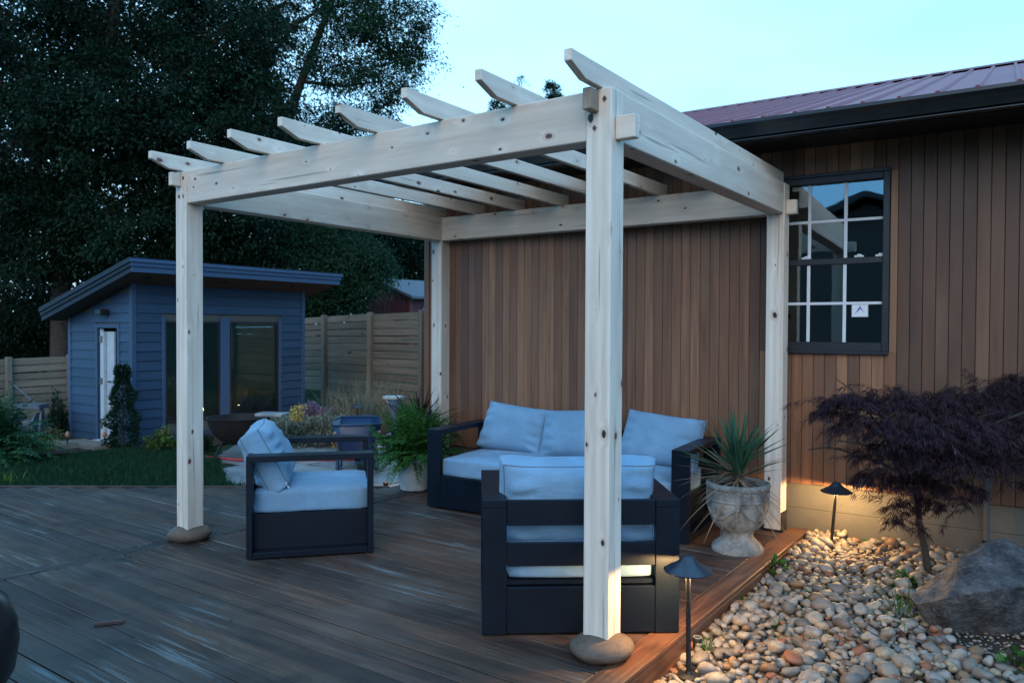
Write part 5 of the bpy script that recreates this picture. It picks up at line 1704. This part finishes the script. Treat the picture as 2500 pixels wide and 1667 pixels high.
M['yellowgreen'] = leafmat('yellow_green_leaf', (0.045, 0.075, 0.018), (0.085, 0.13, 0.03), (0.16, 0.20, 0.05), 0.25, 0.5, 5, 0.6)

for i, (u, v, d, rx, rz, mt, lab) in enumerate((
        (665, 1052, 12.3, .50, .50, 'lav', 'grey-green bushy herb next to the stone slab and fire bowl'),
        (735, 1062, 12.0, .58, .52, 'lav', 'grey-green flowering bush under the right shed window corner'),
        (805, 1060, 12.0, .58, .52, 'lav', 'soft grey-green bush between shed corner and wheelbarrow'),
        (760, 1015, 14.3, .55, .50, 'lav_fl', 'mauve flowering bush against the shed corner'),
        (845, 1000, 14.8, .50, .48, 'lav', 'pale bush in front of the fence left of the tall grass'))):
    bush('flower_bush', lab, gpt(u, v, d), rx, rx * .8, rz, 4600, .075, .026, M[mt], 'bush', 30 + i, 0.03, 0.5, 'flowering bushes along the shed bed')
p = gpt(726, 1045, 12.1)
yf = thing('flower_spike', p, 'yellow flower spike glowing warm among the grey-green bushes', 'flower')
PP = np.array([(p.x + rng.normal(0, .05), p.y + rng.normal(0, .05), p.z + .30 + .32 * rng.random()) for _ in range(300)])
V, Fq = leaf_geo(PP, rand_dir(300) + np.array([0, 0, .8]), rand_dir(300), .055, .026)
link('petals', np_mesh('petals', V, Fq, M['yellow']), yf)
MB().tube([p, p + Vector((0, 0, .4))], .006, 5).build('stem', M['dkgreen'], yf)


def grass_clump(name, label, loc, n_, L, w, mat, droop, seed, el=(45, 88), cat='grass', sp=.05, group=None, bladename='blades'):
    r2 = random.Random(seed); mb = MB(); root = thing(name, loc, label, cat, group)
    for k in range(n_):
        a_ = r2.uniform(0, 6.283); e_ = R(r2.uniform(*el))
        v_, f_ = blade(Vector(loc) + Vector((r2.gauss(0, sp), r2.gauss(0, sp), 0)), (math.cos(a_) * math.cos(e_), math.sin(a_) * math.cos(e_), math.sin(e_)), L * r2.uniform(.55, 1.1), w, droop * r2.uniform(.3, 1.2), 5)
        mb.add(v_, f_)
    link(bladename, np_mesh(bladename, np.array([tuple(q) for q in mb.v]), np.array(mb.f), mat), root)
    return root


grass_clump('ornamental_grass', 'tall pale feathery grass clump behind the wheelbarrow', gpt(885, 1040, 12.6), 420, 1.05, .008, M['straw'], .9, 3, (48, 88), 'grass', .07)
grass_clump('ornamental_grass', 'pale feathery grass wisps in front of the fence beside the table', gpt(955, 1010, 14.2), 200, 0.95, .008, M['straw'], .9, 4, (55, 88), 'grass', .08)
grass_clump('ornamental_grass', 'thin straw-coloured grass against the fence near the shed corner', gpt(820, 1000, 15.2), 160, 0.8, .008, M['straw'], .9, 5, (55, 88), 'grass', .08)
grass_clump('purple_plant', 'dark purple strap-leaved plant beside the house corner above the fern', at(1018, 1080, 8.2), 70, 0.66, .05, M['purple'], 2.2, 6, (35, 85), 'plant', .04)
# dwarf conifer by the shed corner
pc = gpt(300, 1095, 11.9)
con = thing('dwarf_conifer', pc, 'narrow dark green dwarf conifer before the shed corner', 'shrub')
MB().tube([pc, pc + Vector((0, 0, 1.3))], [.03, .008], 8).build('trunk', M['bark'], con, 60)
PP, DD = [], []
r2 = random.Random(77)
for k in range(5200):
    t_ = r2.random(); a_ = r2.uniform(0, 6.283)
    lob = 0.75 + 0.45 * math.sin(t_ * 21 + 1.1 * math.sin(a_ * 2)) * (0.5 + .5 * math.sin(a_ * 3 + t_ * 7))
    rad = (0.06 + 0.27 * (1 - t_) ** .8 * (1 if t_ > .12 else t_ / .12 * .6 + .4)) * lob * math.sqrt(r2.uniform(.25, 1))
    PP.append((pc.x + math.cos(a_) * rad, pc.y + math.sin(a_) * rad, pc.z + .04 + 1.28 * t_)); DD.append((math.cos(a_), math.sin(a_), r2.uniform(-.1, .8)))
V, Fq = leaf_geo(np.array(PP), np.array(DD), rand_dir(len(PP)), .06 * rng.uniform(.6, 1.2, len(PP)), .022)
link('foliage', np_mesh('foliage', V, Fq, M['conifer']), con)
bush('shrub', 'rounded yellow-green shrub against the shed beside the left post', gpt(398, 1092, 11.6), .30, .28, .42, 1500, .06, .035, M['yellowgreen'], 'shrub', 51)
bush('shrub', 'tall narrow dark shrub left of the shed before the fence', gpt(140, 1070, 13.6), .28, .26, .95, 2200, .07, .02, M['dkgreen'], 'shrub', 52, 0, .7)
bush('shrub', 'dark leafy shrub between fire bowl and pergola post', gpt(480, 1085, 11.2), .34, .3, .42, 1700, .06, .03, M['dkgreen'], 'shrub', 53)
bush('shrub', 'low brownish shrub at the foot of the shed left corner', gpt(125, 1085, 12.7), .30, .22, .34, 900, .05, .03, plain('brown_leaf', (0.09, 0.07, 0.03), .7), 'shrub', 55)
grass_clump('golden_grass', 'bright yellow-green grass tuft in the left bed corner', gpt(80, 1105, 11.9), 420, .34, .010, M['chart'], 1.6, 8, (25, 80), 'grass', .16)
grass_clump('golden_grass', 'small yellow-green grass tuft at the left picture edge by the deck', at(10, 1188, 9.0), 120, .22, .008, M['chart'], 2.0, 9, (25, 80), 'grass', .10)
pf = at(-15, 1150, 10.6); pf.z = gz(pf.x, pf.y)
lf = thing('garden_fern', pf, 'large arching green fern at the left edge before the fence', 'plant')
V, Fq, st_ = fern_fronds(pf + Vector((0, 0, .05)), 150, (.7, 1.25), .10, (1.0, 2.4), 12, 30, .11, (30, 85))
link('fronds', np_mesh('fronds', V, Fq, M['fern_dark']), lf); st_.build('stems', M['fern_dark'], lf)

# hose reel cart by the fence
hc = gpt(72, 1080, 12.9); hz0 = hc.z
cart = thing('hose_reel_cart', hc, 'grey hose-reel cart with raised handle by the left fence', 'hose reel')
M['reel'] = plain('grey_plastic', (0.085, 0.10, 0.12), 0.5)
ax = CAM_R.copy(); ax.z = 0; ax.normalize(); ay = Vector((-ax.y, ax.x, 0))
cp = lambda x, y, z: hc + ax * x + ay * y + Vector((0, 0, z))
for s_ in (-1, 1):
    MB().tube([cp(s_ * .28, -.22, 0), cp(s_ * .20, 0, .62), cp(s_ * .28, .22, 0)], .022, 8).build('frame', M['reel'], cart, 50)
    MB().tube([cp(s_ * .17, 0, .33), cp(s_ * .15, 0, .33)], .20, 22).build('reel_disc', M['reel'], cart, 40)
MB().tube([cp(-.15, 0, .33), cp(.15, 0, .33)], .09, 16).build('drum', M['reel'], cart, 40)
MB().cbox(0, 1, 0, 1, 0, 1, .05, Matrix(((ax.x * .5, ay.x * .3, 0, cp(-.25, -.15, 0).x), (ax.y * .5, ay.y * .3, 0, cp(-.25, -.15, 0).y), (0, 0, .07, hz0 + .60), (0, 0, 0, 1)))).build('tray', M['reel'], cart)
MB().tube([cp(.05, .1, .66), cp(-.32, .1, .98)], .014, 8).build('handle', M['reel'], cart, 50)
MB().tube([cp(-.32, .1, .98), cp(-.40, .1, 1.04)], .02, 8).build('grip', M['black'], cart, 50)
MB().cbox(0, 1, 0, 1, 0, 1, .02, Matrix(((ax.x * .62, ay.x * .06, 0, cp(-.31, -.25, 0).x), (ax.y * .62, ay.y * .06, 0, cp(-.31, -.25, 0).y), (0, 0, .06, hz0 + .0), (0, 0, 0, 1)))).build('base', M['reel'], cart)

# dark rounded kettle-grill body cut by the left picture edge
gl_ = at(-115, 1560, 3.15); gl_.z = 0
gr = thing('kettle_grill', gl_, 'black rounded grill body at the lower left picture edge', 'grill')
MB().lathe([(0.05, .08), (0.16, .10), (0.215, .20), (0.232, .32), (0.225, .40), (0.19, .50), (0.12, .565), (0.03, .59)], 40, gl_).build('kettle', M['gutter'], gr, 50)
for k in range(3):
    a_ = k * 2.094 + .4
    MB().tube([gl_ + Vector((math.cos(a_) * .13, math.sin(a_) * .13, .16)), gl_ + Vector((math.cos(a_) * .22, math.sin(a_) * .22, 0))], .012, 8).build('leg', M['black'], gr, 50)

# chip of cedar and litter on the deck
tag(MB().cbox(-.075, .075, -.009, .009, 0, .018, .002).build('wood_offcut', plain('red_cedar_offcut', (0.075, 0.036, 0.028), .7), None, mw=Matrix.Translation((-2.46, -1.17, 0.003)) @ Matrix.Rotation(.93, 4, 'Z')), 'short reddish wooden offcut lying on the deck at left', 'wood scrap')
r2 = random.Random(4); lit = MB()
for k in range(85):
    x, y = r2.uniform(-6, 0), r2.uniform(-2.2, 2.2)
    if x < edge_x(y) + .2: continue
    s_ = r2.uniform(.008, .022); a_ = r2.uniform(0, 6.28)
    mt_ = Matrix.Translation((x, y, .004)) @ Matrix.Rotation(a_, 4, 'Z')
    lit.add([(-s_, 0, 0), (0, -s_ * .3, .003), (s_, 0, .001), (s_ * .1, s_ * .35, .004)], [(0, 1, 2, 3)], mt_)
tag(lit.build('leaf_litter', plain('dry_litter', (0.05, 0.042, 0.03), .9, var=.5)), 'scattered bits of dry leaf on the deck boards', 'litter', kind='stuff')

# weeds among the stones
for i, (u, v, n_, L, lab) in enumerate(((2195, 1520, 34, .30, 'tall thin grass weed left of the boulder'), (1905, 1535, 22, .10, 'small grass weed in the middle of the stones'), (1955, 1480, 26, .14, 'spreading weed among grey stones left of the maple'), (1800, 1468, 14, .10, 'tiny weed by the deck fascia'), (2020, 1400, 26, .10, 'weed patch under the far path light'), (1725, 1590, 14, .10, 'tiny weed beside the near path light stem'))):
    d_ = 1.0
    r0 = at(u, v, 1) - CAM_POS
    p = CAM_POS + r0 * ((-0.10 - CAM_POS.z) / r0.z)
    grass_clump('weed', lab, p, n_, L, .006, M['fern'], 1.4, 60 + i, (25, 85), 'weed', .03)
for i, (u, v, lab) in enumerate(((2210, 1440, 'broad-leaved weed at the maple trunk foot'), (2120, 1330, 'leafy weed lit warm near the foundation'), (1900, 1405, 'leafy weed between deck and far path light'), (2480, 1640, 'broad-leaved weed below the boulder'))):
    r0 = at(u, v, 1) - CAM_POS
    p = CAM_POS + r0 * ((-0.09 - CAM_POS.z) / r0.z)
    bush('leafy_weed', lab, p, .09, .09, .12, 45, .045, .035, M['fern'], 'weed', 80 + i, .02, 0, None)

# ------------------------------------------------------------------ trees
M['tree_a'] = leafmat('tree_leaf_dark', (0.004, 0.011, 0.006), (0.009, 0.023, 0.012), (0.022, 0.052, 0.027), 0.22, 0.55, 0.55, 0.35)
M['tree_b'] = leafmat('tree_leaf_mid', (0.008, 0.024, 0.012), (0.018, 0.046, 0.023), (0.040, 0.092, 0.046), 0.28, 0.55, 0.55, 0.35)


def tree(label, base, trunk_r, limbs, blobs, mat, leaf=.13, wd=.055, seed=1, clump=.55):
    """limbs: list of (points, r0, r1); blobs: (centre, rx, ry, rz, clumps, leaves per clump)"""
    root = thing('tree', base, label, 'tree', 'trees behind the sheds')
    tb = MB()
    for pts_, r0, r1 in limbs: tube_np(tb, [Vector(q) for q in pts_], r0, r1, 9)
    r2 = np.random.default_rng(seed)
    geo = []
    for c_, rx, ry_, rz, nc, nl in blobs:
        d = unit(r2.normal(size=(nc, 3))) * r2.uniform(0.15, 1.0, (nc, 1)) ** (1 / 2.2)
        cc = np.array(c_) + d * np.array([rx, ry_, rz])
        for q, dd in zip(cc, d):
            cs = clump * r2.uniform(.6, 1.35)
            nn = int(nl * 1.65 * r2.uniform(.6, 1.3))
            g = r2.normal(size=(nn, 3)) * np.array([cs, cs, cs * .5]) * .55
            g[:, 2] -= (g[:, 0] ** 2 + g[:, 1] ** 2) * .35 / cs
            P = q + g
            Dr = unit(g + dd * .3) + r2.normal(size=(nn, 3)) * .45 + np.array([0, 0, -.35])
            geo.append(leaf_geo(P, Dr, unit(r2.normal(size=(nn, 3)) * .6 + np.array([0, 0, 1.])), leaf * .72 * r2.uniform(.65, 1.25, nn), .78 * wd * r2.uniform(.7, 1.3, nn)))
        # twigs into the clumps
        for q in cc[::5]:
            s0 = np.array(c_) + (q - np.array(c_)) * .15
            mid = (s0 + q) / 2 + np.array([0, 0, -.12])
            tb.tube([tuple(s0), tuple(mid), tuple(q)], [.030, .018, .006], 4, cap=False)
    V_, F_ = join_geo(geo)
    link('crown', np_mesh('crown', V_, F_, mat), root)
    tb.build('trunk', M['bark'], root, 60)
    return root


def B(u, v, d, r_, nc, nl, fx=1.0, fz=.8):
    c_ = at(u, v, d); return (tuple(c_), r_ * fx, r_, r_ * fz, nc, nl)


# left: dense dark tree filling the corner
g0 = gpt(150, 900, 21)
tree('huge dense dark tree filling the upper left behind the shed', g0, .3,
     [([g0, at(150, 700, 21), at(190, 400, 21), at(260, 150, 21), at(300, -60, 21)], .30, .10), ([at(160, 640, 21), at(60, 300, 20.6), at(-10, 180, 20.4)], .16, .06), ([at(190, 420, 21), at(380, 250, 20.6), at(470, 160, 20)], .14, .05), ([at(160, 600, 21), at(330, 470, 20.2), at(420, 400, 19.6)], .12, .04)],
     [B(60, 60, 21, 2.4, 90, 150), B(300, 40, 21.5, 2.4, 100, 150), B(520, 80, 21, 1.9, 80, 150), B(60, 330, 20.5, 2.2, 90, 150), B(280, 300, 20, 2.2, 100, 150), B(480, 330, 20, 2.0, 90, 150), B(110, 560, 20.5, 2.0, 80, 150), B(340, 540, 20, 2.0, 90, 150), B(540, 520, 20.5, 1.7, 70, 150), B(-60, 500, 21, 2.0, 60, 150), B(20, 720, 22, 1.5, 40, 130), B(600, 250, 21, 1.5, 50, 150)], M['tree_a'], .16, .070, 3)
# centre: open crown against the sky with a forked trunk
g1 = gpt(690, 900, 26)
tree('open-crowned tree with a bare forked trunk against the pale sky', g1, .3,
     [([g1, at(690, 650, 26), at(690, 420, 26), at(690, 280, 26), at(668, 215, 26)], .34, .17), ([at(690, 300, 26), at(640, 160, 26), at(628, 100, 26), at(650, 40, 26), at(700, 5, 26)], .17, .07), ([at(700, 300, 26), at(735, 200, 26), at(770, 110, 26), at(800, 30, 26), at(830, -40, 26)], .17, .06), ([at(645, 160, 26), at(720, 60, 25.6), at(790, 20, 25.4), at(900, 0, 25)], .08, .03), ([at(735, 200, 26), at(840, 210, 25.6), at(930, 200, 25.2)], .07, .025), ([at(690, 260, 26), at(600, 130, 26), at(560, 40, 26)], .09, .04)],
     [B(560, 40, 26, 1.7, 60, 120), B(700, -40, 26, 1.9, 60, 120), B(640, 60, 26, 1.2, 16, 110), B(850, 20, 25.5, 1.6, 56, 110), B(950, 60, 25.5, 1.35, 44, 100), B(830, 150, 25.5, 1.3, 42, 100), B(930, 200, 25.5, 1.2, 36, 100), B(730, 130, 26, 1.1, 12, 100), B(1000, 130, 25.5, .75, 14, 90), B(780, 330, 25.5, 1.3, 46, 120), B(880, 300, 25.5, 1.1, 28, 100), B(640, 380, 25, 1.7, 60, 130), B(740, 430, 25, 1.5, 60, 130), B(860, 400, 25.5, .9, 22, 100), B(560, 230, 25.5, 1.5, 50, 130), B(1005, 30, 25.5, .8, 16, 90)], M['tree_b'], .15, .062, 11, .5)
# right of centre, lower: lighter mass behind the pergola
g2 = gpt(820, 880, 23)
tree('bushy mid-green tree behind the shed roof and the pergola beam', g2, .2,
     [([g2, at(820, 760, 23), at(790, 650, 23), at(760, 560, 23)], .16, .06), ([at(815, 720, 23), at(900, 640, 23), at(930, 600, 22.6)], .09, .03)],
     [B(560, 600, 23, 1.2, 44, 130), B(660, 600, 22.5, 1.2, 50, 130), B(760, 610, 22, 1.2, 52, 130), B(850, 640, 22, 1.1, 50, 130), B(905, 640, 22, .60, 20, 120), B(800, 700, 22, .9, 34, 120), B(835, 715, 22, .6, 20, 120), B(700, 520, 23.5, 1.2, 44, 130), B(820, 560, 23.5, 1.1, 40, 130), B(760, 740, 22.5, .8, 22, 120)], M['tree_b'], .13, .058, 21, .45)
g3 = gpt(1010, 840, 33)
tree('dark tree mass behind the red shed', g3, .2, [([g3, at(1010, 700, 33), at(1000, 600, 33)], .18, .06)],
     [B(1000, 640, 33, 1.6, 50, 130), B(960, 570, 33, 1.7, 56, 130), B(1080, 650, 33, 1.6, 50, 130), B(1060, 560, 33.5, 1.5, 40, 130), B(900, 520, 33, 1.8, 60, 130), B(1100, 740, 33, 1.4, 30, 130), B(980, 740, 33.5, 1.4, 30, 130), B(860, 620, 32, 1.7, 50, 130)], M['tree_a'], .16, .072, 31)
g4 = gpt(1250, 700, 42)
tree('distant leafy treetops peeking above the pergola beam', g4, .2, [([g4, at(1250, 450, 42), at(1260, 330, 42)], .2, .08), ([at(1255, 380, 42), at(1345, 290, 42), at(1352, 205, 42)], .06, .02), ([at(1255, 360, 42), at(1268, 240, 42), at(1266, 182, 42)], .04, .012)],
     [B(1225, 262, 42, .55, 14, 110), B(1355, 240, 42, .50, 16, 110), B(1350, 205, 42, .22, 6, 90), B(1405, 235, 42, .25, 5, 90), B(1300, 300, 42, 1.3, 30, 120), B(1405, 290, 42, .7, 14, 110), B(1215, 300, 42, .8, 16, 120), B(1272, 195, 42, .10, 2, 50)], M['tree_b'], .15, .07, 41, .35)
g5 = gpt(80, 1000, 24)
tree('black-green thicket behind the left fence', g5, .15, [([g5, at(80, 860, 24), at(90, 740, 24)], .12, .05)],
     [B(40, 820, 24, 1.3, 40, 140), B(140, 800, 24, 1.3, 40, 140), B(230, 760, 25, 1.4, 40, 140), B(-60, 780, 24, 1.4, 40, 140), B(330, 700, 26, 1.6, 40, 140), B(450, 680, 26, 1.6, 40, 140)], M['tree_a'], .16, .075, 51)
# ------------------------------------------------------------------ neighbour's house behind the camera (seen only in the window glass)
nbh = thing('neighbour_house', (4.0, -17.0, -0.2), 'dark gabled house mirrored in the window panes', 'house')
MB().prism([(-9, -0.3), (7, -0.3), (7, 3.1), (-1.5, 5.6), (-9, 3.1)], -22.0, -17.0, 'y').build('wall', plain('neighbour_wall', (0.07, 0.06, 0.055), 0.9), nbh)
MB().prism([(-10, 2.9), (-1.5, 5.75), (8, 2.9), (8, 3.1), (-1.5, 5.95), (-10, 3.1)], -22.3, -16.6, 'y').build('roof', plain('neighbour_roof', (0.05, 0.05, 0.055), 0.9), nbh)

# ------------------------------------------------------------------ far wood closing the view behind the fences
r2 = np.random.default_rng(99)
geo = []
for k in range(760):
    u_, d_ = r2.uniform(-500, 1250), r2.uniform(38, 48)
    top_ = (40 if u_ < 470 else 560) + 90 * mnoise.noise(Vector((u_ * .006, 3.0, 0))) + (60 if u_ > 900 else 0)
    v_ = r2.uniform(top_, 870)
    c_ = np.array(at(u_, v_, d_)); nn = 130
    g = r2.normal(size=(nn, 3)) * np.array([1.1, 1.1, .75]) * .7
    geo.append(leaf_geo(c_ + g, unit(g) + r2.normal(size=(nn, 3)) * .5 + np.array([0, 0, -.3]), unit(r2.normal(size=(nn, 3)) * .6 + np.array([0, 0, 1.])), .34 * r2.uniform(.6, 1.2, nn), .20 * r2.uniform(.7, 1.2, nn)))
V, Fq = join_geo(geo)
tag(link('distant_wood', np_mesh('distant_wood', V, Fq, M['tree_a'])), 'dark mass of woodland far behind the fences', 'wood', kind='stuff')
